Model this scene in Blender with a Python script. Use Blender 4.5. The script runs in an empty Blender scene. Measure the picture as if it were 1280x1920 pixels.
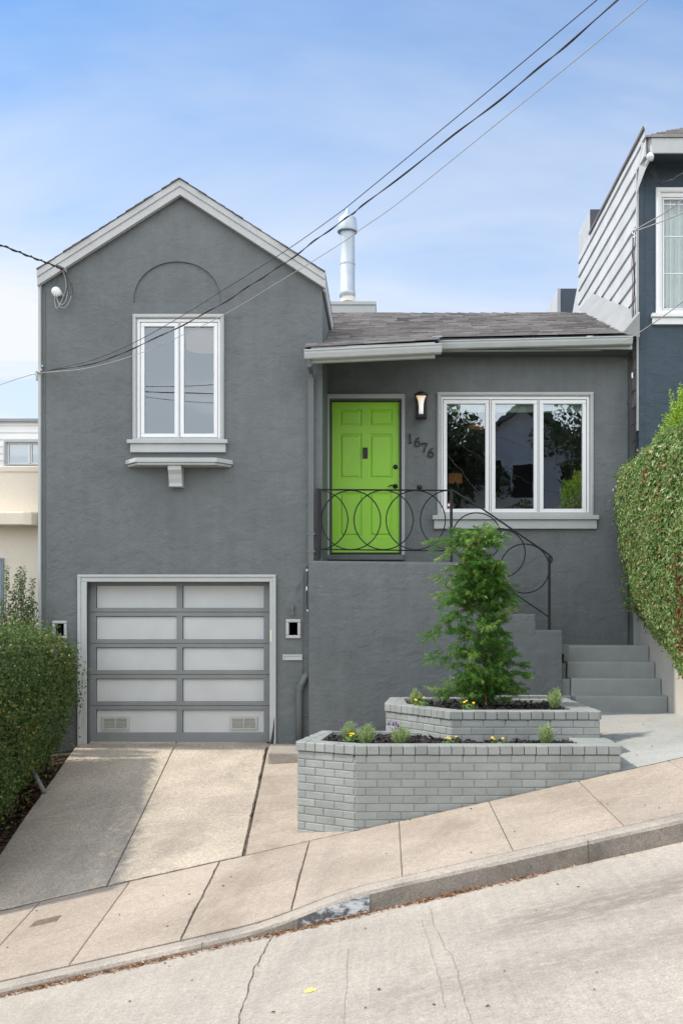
import bpy, bmesh, math, random
import numpy as np
from mathutils import Vector, Matrix
from mathutils.geometry import tessellate_polygon
R = math.radians
SC = bpy.context.scene
COL = SC.collection

# ------------------------------------------------------------------ camera
# camera at the origin, looking along +Y; eye about 1.8 m above the street
F, CX, CY = 1990.0, 722.0, 1180.0
cam = bpy.data.cameras.new("camera")
cam.sensor_fit = 'VERTICAL'; cam.sensor_height = 36.0
cam.lens = F / 1920.0 * 36.0
cam.shift_x = -(CX - 640.0) / 1920.0
cam.shift_y = (CY - 960.0) / 1920.0
cam.clip_start = 0.05; cam.clip_end = 3000
camo = bpy.data.objects.new("camera", cam); COL.objects.link(camo)
camo.location = (0, 0, 0); camo.rotation_euler = (R(90), 0, 0)
SC.camera = camo

# ------------------------------------------------------------------ light
SUN_EL, SUN_AZ = 54.0, -86.0          # azimuth from +Y towards +X
world = bpy.data.worlds.new("World"); SC.world = world; world.use_nodes = True
wn = world.node_tree.nodes; wl = world.node_tree.links; wn.clear()
def wnode(t, **k):
    n = wn.new(t)
    for a, b in k.items(): setattr(n, a, b)
    return n
sky = wnode('ShaderNodeTexSky'); sky.sky_type = 'NISHITA'; sky.sun_disc = False
sky.sun_elevation = R(SUN_EL); sky.sun_rotation = R(SUN_AZ)
sky.air_density = 1.0; sky.dust_density = 0.6; sky.ozone_density = 2.5; sky.altitude = 50
tc = wnode('ShaderNodeTexCoord'); sep = wnode('ShaderNodeSeparateXYZ')
wl.new(tc.outputs['Generated'], sep.inputs[0])
def wmath(op, a, b=None, clamp=False):
    n = wnode('ShaderNodeMath', operation=op, use_clamp=clamp)
    for i, v in enumerate((a, b)):
        if v is None: continue
        if isinstance(v, (int, float)): n.inputs[i].default_value = v
        else: wl.new(v, n.inputs[i])
    return n.outputs[0]
# thin cloud deck: direction projected on a high plane
den = wmath('ADD', wmath('MAXIMUM', sep.outputs['Z'], 0.0), 0.12)
cu = wmath('DIVIDE', sep.outputs['X'], den); cv = wmath('DIVIDE', sep.outputs['Y'], den)
comb = wnode('ShaderNodeCombineXYZ'); wl.new(wmath('MULTIPLY', cu, 0.42), comb.inputs[0]); wl.new(cv, comb.inputs[1])
n1 = wnode('ShaderNodeTexNoise'); n1.inputs['Scale'].default_value = 0.85; n1.inputs['Detail'].default_value = 7; n1.inputs['Roughness'].default_value = .58
n1.inputs['Distortion'].default_value = .6
wl.new(comb.outputs[0], n1.inputs['Vector'])
ramp = wnode('ShaderNodeMapRange'); ramp.inputs['From Min'].default_value = .47; ramp.inputs['From Max'].default_value = .64
wl.new(n1.outputs['Fac'], ramp.inputs['Value'])
# haze towards the horizon, and a bright cloud veil added behind the viewer to lift the shade
hzr = wnode('ShaderNodeMapRange'); hzr.interpolation_type = 'SMOOTHSTEP'
hzr.inputs['From Min'].default_value = .56; hzr.inputs['From Max'].default_value = .14; hzr.inputs['To Max'].default_value = .70
wl.new(sep.outputs['Z'], hzr.inputs['Value']); hz = hzr.outputs[0]
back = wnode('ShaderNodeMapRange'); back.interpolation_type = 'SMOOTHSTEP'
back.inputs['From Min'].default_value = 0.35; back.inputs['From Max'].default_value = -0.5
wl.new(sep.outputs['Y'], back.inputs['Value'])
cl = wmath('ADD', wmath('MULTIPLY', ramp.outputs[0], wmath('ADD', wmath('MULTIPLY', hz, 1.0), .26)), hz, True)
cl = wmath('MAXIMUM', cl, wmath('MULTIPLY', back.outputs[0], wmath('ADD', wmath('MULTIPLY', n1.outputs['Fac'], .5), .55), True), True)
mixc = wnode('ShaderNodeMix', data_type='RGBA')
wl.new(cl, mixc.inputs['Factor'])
tint = wnode('ShaderNodeMix', data_type='RGBA', blend_type='MULTIPLY'); tint.inputs['Factor'].default_value = 1.0
wl.new(sky.outputs[0], tint.inputs['A']); tint.inputs['B'].default_value = (.70, 1.0, 1.18, 1)
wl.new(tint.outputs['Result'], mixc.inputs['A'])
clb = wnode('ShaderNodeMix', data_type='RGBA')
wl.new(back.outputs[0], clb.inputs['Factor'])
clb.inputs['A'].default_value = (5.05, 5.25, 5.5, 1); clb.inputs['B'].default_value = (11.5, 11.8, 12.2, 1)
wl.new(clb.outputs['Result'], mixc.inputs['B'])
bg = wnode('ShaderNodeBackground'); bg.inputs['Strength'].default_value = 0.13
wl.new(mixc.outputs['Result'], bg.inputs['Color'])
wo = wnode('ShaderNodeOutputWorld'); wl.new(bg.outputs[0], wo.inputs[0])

sun = bpy.data.lights.new("sun", 'SUN'); sun.energy = 2.9; sun.angle = R(1.6); sun.color = (1.0, .925, .83)
suno = bpy.data.objects.new("sun", sun); COL.objects.link(suno)
d = Vector((math.sin(R(SUN_AZ)) * math.cos(R(SUN_EL)), math.cos(R(SUN_AZ)) * math.cos(R(SUN_EL)), math.sin(R(SUN_EL))))
suno.rotation_euler = d.to_track_quat('Z', 'Y').to_euler(); suno.location = d * 40
SC.view_settings.view_transform = 'Standard'; SC.view_settings.look = 'None'
SC.view_settings.exposure = 0.5; SC.view_settings.gamma = 1.0
SC.cycles.max_bounces = 8; SC.cycles.transparent_max_bounces = 12

# ------------------------------------------------------------------ helpers
def X(px, D): return (px - CX) * D / F
def Z(py, D): return (CY - py) * D / F
rng = random.Random(7); nrg = np.random.default_rng(7)

def srgb(r, g, b):
    f = lambda c: (c / 255 / 12.92) if c / 255 <= .04045 else ((c / 255 + .055) / 1.055) ** 2.4
    return (f(r), f(g), f(b))

class Mat:
    """small node helper"""
    def __init__(s, name):
        s.m = bpy.data.materials.new(name); s.m.use_nodes = True
        s.n = s.m.node_tree.nodes; s.l = s.m.node_tree.links; s.n.clear()
        s.out = s.n.new('ShaderNodeOutputMaterial'); s.b = s.n.new('ShaderNodeBsdfPrincipled')
        s.l.new(s.b.outputs[0], s.out.inputs[0])
        s.pos = s.n.new('ShaderNodeNewGeometry').outputs['Position']
    def lk(s, v, inp):
        if isinstance(v, (int, float)): inp.default_value = v
        elif isinstance(v, (tuple, list)): inp.default_value = tuple(v) if len(v) == len(inp.default_value) else tuple(v) + (1,)
        else: s.l.new(v, inp)
    def noise(s, scale, detail=4, rough=.55, stretch=None, dist=0.0, vec=None):
        t = s.n.new('ShaderNodeTexNoise'); t.inputs['Scale'].default_value = scale
        t.inputs['Detail'].default_value = detail; t.inputs['Roughness'].default_value = rough; t.inputs['Distortion'].default_value = dist
        v = vec or s.pos
        if stretch:
            m = s.n.new('ShaderNodeMapping'); m.inputs['Scale'].default_value = stretch
            if len(stretch) and hasattr(s, 'rot'): m.inputs['Rotation'].default_value = s.rot
            s.l.new(v, m.inputs['Vector']); v = m.outputs[0]
        s.l.new(v, t.inputs['Vector']); return t.outputs['Fac']
    def rng(s, v, a, b, c=0.0, d=1.0):
        m = s.n.new('ShaderNodeMapRange')
        for k, x in zip(('From Min', 'From Max', 'To Min', 'To Max'), (a, b, c, d)): m.inputs[k].default_value = x
        s.l.new(v, m.inputs['Value']); return m.outputs[0]
    def math(s, op, a, b, clamp=False):
        m = s.n.new('ShaderNodeMath'); m.operation = op; m.use_clamp = clamp
        s.lk(a, m.inputs[0]); s.lk(b, m.inputs[1]); return m.outputs[0]
    def mix(s, f, a, b, mode='MIX'):
        m = s.n.new('ShaderNodeMix'); m.data_type = 'RGBA'; m.blend_type = mode
        s.lk(f, m.inputs['Factor']); s.lk(a, m.inputs['A']); s.lk(b, m.inputs['B']); return m.outputs['Result']
    def scale(s, col, f):
        """colour times scalar"""
        v = s.n.new('ShaderNodeVectorMath'); v.operation = 'SCALE'
        s.lk(col, v.inputs[0]) if not isinstance(col, tuple) else setattr(v.inputs[0], 'default_value', col[:3])
        s.lk(f, v.inputs['Scale']); return v.outputs[0]
    def attr(s, name='rnd'):
        a = s.n.new('ShaderNodeAttribute'); a.attribute_name = name; return a.outputs['Fac']
    def bump(s, h, strength, dist):
        b = s.n.new('ShaderNodeBump'); b.inputs['Strength'].default_value = strength; b.inputs['Distance'].default_value = dist
        s.l.new(h, b.inputs['Height'])
        if hasattr(s, 'lastn'): s.l.new(s.lastn, b.inputs['Normal'])
        s.lastn = b.outputs[0]; s.l.new(s.lastn, s.b.inputs['Normal'])
    def base(s, c): s.lk(c, s.b.inputs['Base Color'])
    def set(s, **k):
        for a, v in k.items(): s.b.inputs[a.replace('_', ' ')].default_value = v

def paint(name, col, rough=.55, var=.08, vs=2.5, fine=.05, fs=90, b=.15, bs=60, bd=.003, rnd=0.0, metal=0.0, spec=.4):
    m = Mat(name)
    f = m.rng(m.noise(vs, 5), .3, .7, 1 - var, 1 + var)
    if fine: f = m.math('MULTIPLY', f, m.rng(m.noise(fs, 3), .3, .7, 1 - fine, 1 + fine))
    if rnd: f = m.math('MULTIPLY', f, m.rng(m.attr(), 0, 1, 1 - rnd, 1 + rnd))
    m.base(m.scale(col, f))
    if b: m.bump(m.noise(bs, 4), b, bd)
    m.set(Roughness=rough, Metallic=metal); m.b.inputs['Specular IOR Level'].default_value = spec
    return m.m

def stucco(name, col, rough=.62, hue=None):
    m = Mat(name)
    big = m.noise(.9, 5, .6); med = m.noise(5, 5, .6, dist=.6); fine = m.noise(70, 4, .6)
    f = m.math('MULTIPLY', m.rng(big, .3, .7, .90, 1.10), m.rng(med, .3, .7, .93, 1.07))
    f = m.math('MULTIPLY', f, m.rng(fine, .3, .7, .94, 1.06))
    # rain streaks and rubbed spots
    st = m.noise(1.0, 4, .6, stretch=(9, 9, .7)); f = m.math('MULTIPLY', f, m.rng(st, .35, .75, 1.04, .93))
    sc = m.noise(26, 2, .5, dist=1.2); hi = m.rng(sc, .70, .78, 0, .10)
    c = m.scale(col, f); c = m.mix(hi, c, tuple(min(1, x * 2.2) for x in col))
    m.base(c)
    tr = m.noise(3.0, 5, .58, stretch=(1, 1, 1.35), dist=.35)
    m.bump(tr, .38, .06)
    pl = m.rng(m.noise(2.6, 4, .5, stretch=(1, 1, 1.5), dist=1.1), .50, .535); m.bump(pl, .26, .010)
    p2 = m.rng(m.noise(5.5, 3, .5, stretch=(1.3, 1, 1), dist=.9), .60, .64); m.bump(p2, .28, .009)
    m.bump(m.noise(10, 5, .64, stretch=(.9, 1, 1.15), dist=.3), .42, .02)
    m.bump(m.noise(60, 4, .65), .45, .007)
    m.set(Roughness=rough); m.b.inputs['Specular IOR Level'].default_value = .35
    return m.m

def concrete(name, col, col2, stain=(.5, .5, .5), rough=.85, speck=.25, streak=None, bstr=.35, stain_amt=.5, stain_scale=1.1, fscale=85):
    m = Mat(name)
    f1 = m.noise(1.3, 6, .62); c = m.mix(m.rng(f1, .35, .68), col, col2)
    fin = m.noise(fscale, 4, .75); med = m.noise(22, 6, .72)
    k = m.math('MULTIPLY', m.rng(fin, .3, .7, 1 - speck, 1 + speck), m.rng(med, .3, .7, .86, 1.14)); k = m.math('MULTIPLY', k, m.rng(m.attr(), 0, 1, .95, 1.05))
    c = m.scale(c, k)
    if stain_amt:
        sn = m.noise(stain_scale, 6, .68, stretch=(1, .7, 1), dist=.5)
        c = m.mix(m.rng(sn, .52, .76, 0, stain_amt), c, stain)
    pits = m.rng(m.noise(45, 2, .45), .70, .75, 0, .6); c = m.mix(pits, c, tuple(x * .25 for x in col))
    if streak:
        s1 = m.noise(1, 4, .6, stretch=streak, dist=.12); k2 = m.rng(s1, .38, .66, .95, 1.035); c = m.scale(c, k2)
    m.base(c)
    if streak: m.bump(s1, .35, .004)
    m.bump(med, bstr * .6, .006); m.bump(fin, bstr, .003)
    m.set(Roughness=rough); m.b.inputs['Specular IOR Level'].default_value = .25
    return m.m

def leafmat(name, c1, c2, c3=None, rough=.42, trans=.3, spec=.4):
    m = Mat(name)
    a = m.attr(); c = m.mix(m.rng(a, 0, 1), c1, c2)
    if c3: c = m.mix(m.rng(a, .86, .96), c, c3)
    m.base(c); m.set(Roughness=rough); m.b.inputs['Specular IOR Level'].default_value = spec
    t = m.n.new('ShaderNodeBsdfTranslucent'); m.l.new(m.scale(c, 1.5), t.inputs[0])
    mx = m.n.new('ShaderNodeMixShader'); mx.inputs[0].default_value = trans
    m.l.new(m.b.outputs[0], mx.inputs[1]); m.l.new(t.outputs[0], mx.inputs[2]); m.l.new(mx.outputs[0], m.out.inputs[0])
    return m.m

def glassmat(name, refl=.22, tint=(.8, .85, .85), wav=0.0):
    m = Mat(name)
    g = m.n.new('ShaderNodeBsdfGlossy'); g.inputs['Roughness'].default_value = .0
    g.inputs['Color'].default_value = (.90, .97, 1, 1)
    t = m.n.new('ShaderNodeBsdfTransparent'); t.inputs[0].default_value = tint + (1,)
    lw = m.n.new('ShaderNodeLayerWeight'); lw.inputs[0].default_value = .25
    f = m.math('ADD', m.math('MULTIPLY', lw.outputs['Fresnel'], .8), refl, True)
    mx = m.n.new('ShaderNodeMixShader'); m.l.new(f, mx.inputs[0]); m.l.new(t.outputs[0], mx.inputs[1]); m.l.new(g.outputs[0], mx.inputs[2])
    if wav:
        b = m.n.new('ShaderNodeBump'); b.inputs['Strength'].default_value = wav; b.inputs['Distance'].default_value = .02
        m.l.new(m.noise(2.6, 2, .5), b.inputs['Height']); m.l.new(b.outputs[0], g.inputs['Normal'])
    m.l.new(mx.outputs[0], m.out.inputs[0]); return m.m

def emit(name, col, s):
    m = Mat(name); m.base(col); m.b.inputs['Emission Color'].default_value = col + (1,); m.b.inputs['Emission Strength'].default_value = s
    return m.m

class MB:
    def __init__(s): s.v = []; s.f = []; s.r = []; s.cur = .5
    def add(s, vs, fs):
        o = len(s.v); s.v += [tuple(p) for p in vs]
        for f in fs: s.f.append(tuple(i + o for i in f)); s.r.append(s.cur)
        return s
    def quad(s, *p): return s.add(p, [tuple(range(len(p)))])
    def hexa(s, b, t):
        """b: 4 bottom points ccw seen from above, t: 4 top points"""
        return s.add(list(b) + list(t), [(3, 2, 1, 0), (4, 5, 6, 7), (0, 1, 5, 4), (1, 2, 6, 5), (2, 3, 7, 6), (3, 0, 4, 7)])
    def box(s, x0, x1, y0, y1, z0, z1):
        x0, x1 = sorted((x0, x1)); y0, y1 = sorted((y0, y1)); z0, z1 = sorted((z0, z1))
        return s.hexa([(x0, y0, z0), (x1, y0, z0), (x1, y1, z0), (x0, y1, z0)], [(x0, y0, z1), (x1, y0, z1), (x1, y1, z1), (x0, y1, z1)])
    def pbox(s, a, b, c, e, D0, D1, Dref=None):
        """pixel rectangle a..c, b..e at depth Dref, from D0 (front) to D1"""
        q = Dref or D0
        return s.box(X(a, q), X(c, q), D0, D1, Z(e, q), Z(b, q))
    def obox(s, o, u, v, w, lu, lv, lw):
        o, u, v, w = Vector(o), Vector(u) * lu, Vector(v) * lv, Vector(w) * lw
        return s.hexa([o, o + u, o + u + v, o + v], [o + w, o + u + w, o + u + v + w, o + v + w])
    def ring(s, X0, X1, Z0, Z1, x0, x1, z0, z1, y0, y1):
        """rectangular frame: outer X0..X1 Z0..Z1 with an opening x0..x1 z0..z1"""
        if Z1 > z1: s.box(X0, X1, y0, y1, z1, Z1)
        if z0 > Z0: s.box(X0, X1, y0, y1, Z0, z0)
        s.box(X0, x0, y0, y1, z0, z1); s.box(x1, X1, y0, y1, z0, z1); return s
    def tube(s, pts, r, n=8, cap=True):
        pts = [Vector(p) for p in pts]; rs = r if isinstance(r, (list, tuple)) else [r] * len(pts)
        vs = []; ref = None
        for i, p in enumerate(pts):
            a = pts[max(i - 1, 0)]; b = pts[min(i + 1, len(pts) - 1)]; t = (b - a)
            if t.length < 1e-9: t = Vector((0, 0, 1))
            t.normalize()
            if ref is None: ref = t.orthogonal().normalized()
            ref = (ref - t * ref.dot(t))
            ref = ref.normalized() if ref.length > 1e-6 else t.orthogonal().normalized()
            q = t.cross(ref)
            for k in range(n):
                an = 2 * math.pi * k / n; vs.append(p + (ref * math.cos(an) + q * math.sin(an)) * rs[i])
        fs = []
        for i in range(len(pts) - 1):
            for k in range(n): fs.append((i * n + k, i * n + (k + 1) % n, (i + 1) * n + (k + 1) % n, (i + 1) * n + k))
        if cap: fs += [tuple(range(n))[::-1], tuple(range((len(pts) - 1) * n, len(pts) * n))]
        return s.add(vs, fs)
    def lathe(s, prof, c, n=24, axis=(0, 0, 1)):
        ax = Vector(axis).normalized(); u = ax.orthogonal().normalized(); w = ax.cross(u); c = Vector(c)
        vs = []
        for r, h in prof:
            for k in range(n):
                an = 2 * math.pi * k / n; vs.append(c + ax * h + (u * math.cos(an) + w * math.sin(an)) * max(r, 1e-5))
        fs = []
        for i in range(len(prof) - 1):
            for k in range(n): fs.append((i * n + k, i * n + (k + 1) % n, (i + 1) * n + (k + 1) % n, (i + 1) * n + k))
        return s.add(vs, fs)
    def prism(s, poly, y0, y1, holes=()):
        """poly (x,z) list extruded in y, with holes"""
        loops = [[Vector((x, z, 0)) for x, z in poly]] + [[Vector((x, z, 0)) for x, z in h] for h in holes]
        flat = [p for l in loops for p in l]; tri = tessellate_polygon(loops); n = len(flat)
        vs = [(p.x, y0, p.y) for p in flat] + [(p.x, y1, p.y) for p in flat]
        fs = [tuple(t) for t in tri] + [tuple(i + n for i in t[::-1]) for t in tri]
        o = 0
        for l in loops:
            m = len(l)
            for i in range(m): fs.append((o + i, o + (i + 1) % m, o + (i + 1) % m + n, o + i + n))
            o += m
        return s.add(vs, fs)
    def plan(s, poly, z0, z1):
        """plan polygon (x,y) extruded in z"""
        tri = tessellate_polygon([[Vector((x, y, 0)) for x, y in poly]]); n = len(poly)
        vs = [(x, y, z0) for x, y in poly] + [(x, y, z1) for x, y in poly]
        fs = [tuple(t) for t in tri] + [tuple(i + n for i in t) for t in tri]
        for i in range(n): fs.append((i, (i + 1) % n, (i + 1) % n + n, i + n))
        return s.add(vs, fs)
    def build(s, name, mat, parent=None, bevel=0, seg=2, smooth=False, recalc=True, weld=False):
        v = np.array(s.v, dtype=np.float32); lo, hi = v.min(0), v.max(0)
        org = np.array([(lo[0] + hi[0]) / 2, (lo[1] + hi[1]) / 2, lo[2]], dtype=np.float32)
        me = bpy.data.meshes.new(name); me.from_pydata((v - org).tolist(), [], s.f)
        at = me.attributes.new('rnd', 'FLOAT', 'FACE'); at.data.foreach_set('value', np.array(s.r, dtype=np.float32))
        if recalc:
            bm = bmesh.new(); bm.from_mesh(me)
            if weld: bmesh.ops.remove_doubles(bm, verts=bm.verts, dist=1e-4)
            bmesh.ops.recalc_face_normals(bm, faces=bm.faces); bm.to_mesh(me); bm.free()
        if smooth: me.polygons.foreach_set('use_smooth', [True] * len(me.polygons))
        me.materials.append(mat)
        return link(name, me, tuple(float(x) for x in org), parent, bevel, seg)

ORG = {}
def link(name, me, org, parent=None, bevel=0, seg=2):
    o = bpy.data.objects.new(name, me); COL.objects.link(o); ORG[o.name] = Vector(org)
    if parent: o.parent = parent; o.location = Vector(org) - ORG[parent.name]
    else: o.location = org
    if bevel:
        b = o.modifiers.new('bevel', 'BEVEL'); b.width = bevel; b.segments = seg; b.limit_method = 'ANGLE'; b.angle_limit = R(40)
        b.harden_normals = False
    return o

def thing(name, loc, label, cat, group=None):
    o = bpy.data.objects.new(name, None); COL.objects.link(o); o.empty_display_size = .2
    o.location = loc; ORG[o.name] = Vector(loc); return tag(o, label, cat, group)
def tag(o, label=None, cat=None, group=None, kind=None):
    if label: o['label'] = label
    if cat: o['category'] = cat
    if group: o['group'] = group
    if kind: o['kind'] = kind
    return o
def subpart(name, loc, parent):
    o = bpy.data.objects.new(name, None); COL.objects.link(o); ORG[o.name] = Vector(loc)
    o.parent = parent; o.location = Vector(loc) - ORG[parent.name]; return o

def leaves_mesh(name, mat, P, N, size, parent, aspect=.5, fold=.25, rnd=None, spread=.9, up=0.0, var=.48):
    """P points, N facing directions: one folded leaf of four corners at each point"""
    n = len(P); P = np.asarray(P, float); N = np.asarray(N, float)
    N = N + nrg.normal(0, spread, (n, 3)); N /= np.linalg.norm(N, axis=1)[:, None]
    T = nrg.normal(0, 1, (n, 3)); T[:, 2] += up
    T -= N * (T * N).sum(1)[:, None]; T /= np.linalg.norm(T, axis=1)[:, None] + 1e-9
    B = np.cross(N, T); L = (size * (1 + nrg.uniform(-var, var, n)))[:, None]
    base = P - T * L * .5; tip = P + T * L * .5 - N * L * .12
    mid = P + T * L * .02
    l = mid + B * L * aspect * .5 + N * L * fold * .5; r = mid - B * L * aspect * .5 + N * L * fold * .5
    V = np.stack([base, l, tip, r], 1).reshape(-1, 3)
    q = np.arange(n) * 4
    Fc = np.stack([q, q + 2, q + 1, q, q + 3, q + 2], 1).reshape(-1, 3)
    return tris(name, mat, V, Fc, np.repeat(nrg.random(n) if rnd is None else rnd, 2), parent)

def tris(name, mat, V, Fc, rnd, parent, smooth=False):
    V = np.asarray(V, np.float32); lo, hi = V.min(0), V.max(0)
    org = np.array([(lo[0] + hi[0]) / 2, (lo[1] + hi[1]) / 2, lo[2]], np.float32)
    me = bpy.data.meshes.new(name); k = Fc.shape[1]
    me.vertices.add(len(V)); me.vertices.foreach_set('co', (V - org).astype(np.float32).ravel())
    me.loops.add(Fc.size); me.loops.foreach_set('vertex_index', Fc.astype(np.int32).ravel())
    me.polygons.add(len(Fc)); me.polygons.foreach_set('loop_start', np.arange(0, Fc.size, k, dtype=np.int32))
    me.update(calc_edges=True); me.validate()
    at = me.attributes.new('rnd', 'FLOAT', 'FACE'); at.data.foreach_set('value', np.asarray(rnd, np.float32))
    me.materials.append(mat)
    return link(name, me, tuple(float(x) for x in org), parent)

# ------------------------------------------------------------------ materials
GREY = srgb(108, 113, 113)
M_wall = stucco('grey_stucco', GREY)
M_wallgrey = paint('grey_metal_paint', tuple(x * .95 for x in GREY), .45, b=.08)
M_trim = paint('pale_grey_trim', srgb(184, 187, 185), .45, var=.05, b=.12, bs=45)
M_white = paint('white_vinyl', srgb(238, 239, 239), .35, var=.02, fine=.01, b=.03)
M_fascia = paint('weathered_pale_fascia', srgb(188, 190, 189), .55, var=.07, vs=3, b=.25, bs=30, bd=.006)
M_gutter = paint('gutter_paint', srgb(184, 188, 186), .4, var=.05, vs=4, b=.08)
M_black = paint('black_iron', (.012, .012, .013), .42, var=.2, b=.1)
M_dark = paint('dark_void', (.006, .006, .007), .8, b=0)
M_door = paint('lime_green_door', srgb(156, 218, 62), .33, var=.02, fine=.015, b=.05, bs=25, bd=.002)
M_gframe = paint('garage_frame_grey', srgb(128, 132, 132), .5, var=.07, vs=3, b=.2, bs=30)
M_gpanel = paint('garage_panel_pale', srgb(194, 196, 194), .5, var=.05, vs=3, b=.1)
M_cable = paint('cable_rubber', (.05, .046, .043), .6, b=0)
M_cablegrey = paint('cable_grey', (.35, .35, .34), .5, b=0)
M_zinc = paint('galvanised_flue', srgb(186, 196, 204), .45, var=.14, vs=3, b=.06, metal=.25)
M_brick = paint('grey_painted_brick', srgb(147, 150, 146), .5, var=.10, vs=5, fine=.07, b=.55, bs=50, bd=.005, rnd=.08)
M_mortar = paint('painted_mortar', srgb(136, 139, 135), .6, var=.08, b=.4)
M_step = paint('grey_step_paint', srgb(150, 155, 152), .6, var=.10, vs=3.5, fine=.07, b=.4, bs=35, bd=.006)
M_mulch = paint('dark_bark_mulch', (.022, .018, .017), .75, var=.3, rnd=.6, b=.4)
M_soil = paint('litter_soil', (.06, .045, .032), .9, var=.4, vs=9, fine=.3, b=.8, bs=40, bd=.02)
M_shingle = None
def shingle():
    m = Mat('roof_shingle'); a = m.attr()
    c = m.mix(a, srgb(120, 116, 114), srgb(158, 153, 150)); k = m.rng(m.noise(320, 2), .3, .7, .7, 1.3)
    c = m.scale(c, m.math('MULTIPLY', k, m.rng(m.noise(2.0, 4), .3, .7, .86, 1.14))); m.base(c); m.bump(m.noise(260, 2), .5, .003); m.set(Roughness=.9)
    m.b.inputs['Specular IOR Level'].default_value = .2
    return m.m
M_shingle = shingle()
M_roadc = concrete('street_concrete', srgb(172, 164, 152), srgb(160, 152, 141), srgb(138, 129, 118), streak=(30, 1.0, 1), stain_amt=.5, speck=.3)
M_walkc = concrete('sidewalk_concrete', srgb(170, 157, 143), srgb(152, 140, 126), srgb(122, 108, 93), stain_amt=.75, speck=.32)
M_drivec = concrete('driveway_aggregate', srgb(181, 169, 153), srgb(159, 149, 136), srgb(116, 109, 99), stain_amt=.75, speck=.38, bstr=.7, stain_scale=.9, fscale=55)
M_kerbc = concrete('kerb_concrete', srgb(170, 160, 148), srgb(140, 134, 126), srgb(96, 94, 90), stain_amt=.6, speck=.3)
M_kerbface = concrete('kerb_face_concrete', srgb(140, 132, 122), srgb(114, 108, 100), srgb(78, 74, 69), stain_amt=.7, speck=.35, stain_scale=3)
M_pathc = concrete('painted_path', srgb(166, 166, 162), srgb(152, 153, 150), srgb(176, 168, 156), stain_amt=.5, speck=.12, bstr=.2)
M_joint = paint('joint_dirt', (.075, .058, .043), .95, var=.4, vs=20, b=.3)
M_base = paint('earth', (.13, .11, .09), .95, var=.2, vs=.4, b=.5, bs=8)
# ------------------------------------------------------------------ street, pavement, drive
def S(x): return -1.864 + .2266 * x                       # gutter line of the hilly street
def sstep(a, b, x):
    t = min(1, max(0, (x - a) / (b - a))); return t * t * (3 - 2 * t)
def zin(x): return -1.642 + .225 * x                      # inner edge of the pavement (D = 8.95)
def zkerb(x): return -1.711 + .2266 * x - .10 * (1 - sstep(-.98, -.12, x))
def zwalk(x, D): t = (8.95 - D) / (8.95 - 7.08); return zin(x) * (1 - t) + zkerb(x) * t
def zyard(x, D): t = (13.0 - D) / 4.05; return -1.39 * (1 - t) + zin(x) * t
def zpath(x, D): t = min(1, max(0, (12.5 - D) / 3.55)); return -.975 * (1 - t) + zin(x) * t

def sheet(mb, xs, ys, zf):
    vs = [(x, y, zf(x, y)) for y in ys for x in xs]; n = len(xs)
    mb.add(vs, [(j * n + i, j * n + i + 1, (j + 1) * n + i + 1, (j + 1) * n + i) for j in range(len(ys) - 1) for i in range(n - 1)])
def slab(mb, c, zf, gap=.006, nx=6, ny=3, drop=.05, wob=0.0):
    """four plan corners (front left, front right, back right, back left): a slab with slightly rounded arrises"""
    c = [Vector((a, b)) for a, b in c]; m = sum(c, Vector((0, 0))) / 4
    def shrink(g):
        out = []
        for i, p in enumerate(c):
            e1 = (c[(i + 1) % 4] - p).normalized(); e2 = (c[(i - 1) % 4] - p).normalized()
            out.append(p + (e1 + e2) * g)
        return out
    def pt(q, u, v): return (q[0] * (1 - u) + q[1] * u) * (1 - v) + (q[3] * (1 - u) + q[2] * u) * v
    q0 = shrink(gap + .006); q1 = shrink(gap)
    o = len(mb.v); mb.cur = rng.random(); grid = []
    for j in range(ny + 1):
        for i in range(nx + 1):
            p = pt(q0, i / nx, j / ny); grid.append((p.x, p.y, zf(p.x, p.y)))
    mb.add(grid, [(j * (nx + 1) + i, j * (nx + 1) + i + 1, (j + 1) * (nx + 1) + i + 1, (j + 1) * (nx + 1) + i) for j in range(ny) for i in range(nx)])
    per = [(i / nx, 0) for i in range(nx)] + [(1, j / ny) for j in range(ny)] + [(1 - i / nx, 1) for i in range(nx)] + [(0, 1 - j / ny) for j in range(ny)]
    a = [(pt(q0, u, v).x, pt(q0, u, v).y) for u, v in per]; b = [(pt(q1, u, v).x, pt(q1, u, v).y) for u, v in per]
    n = len(per)
    vs = [(x, y, zf(x, y)) for x, y in a] + [(x, y, zf(x, y) - .006) for x, y in b] + [(x, y, zf(x, y) - drop) for x, y in b]
    mb.add(vs, [(i, (i + 1) % n, (i + 1) % n + n, i + n) for i in range(n)] + [(i + n, (i + 1) % n + n, (i + 1) % n + 2 * n, i + 2 * n) for i in range(n)])

mb = MB()
gx = [-900, -300, -100, -40, -25, -15, -8, -4, 0, 4, 8, 15, 25, 40, 100, 300, 900]
def zground(x, y):
    h = S(max(-28, min(28, x))) - .32
    if y > 10: h += (y - 10) * .012
    if y < -3: h += min(1.2, (-3 - y) * .05)
    return h
sheet(mb, gx, [-900, -200, -60, -20, -8, -3, 3, 8, 10, 14, 20, 40, 100, 300, 900], zground)
tag(mb.build('ground', M_base), kind='structure')

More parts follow.
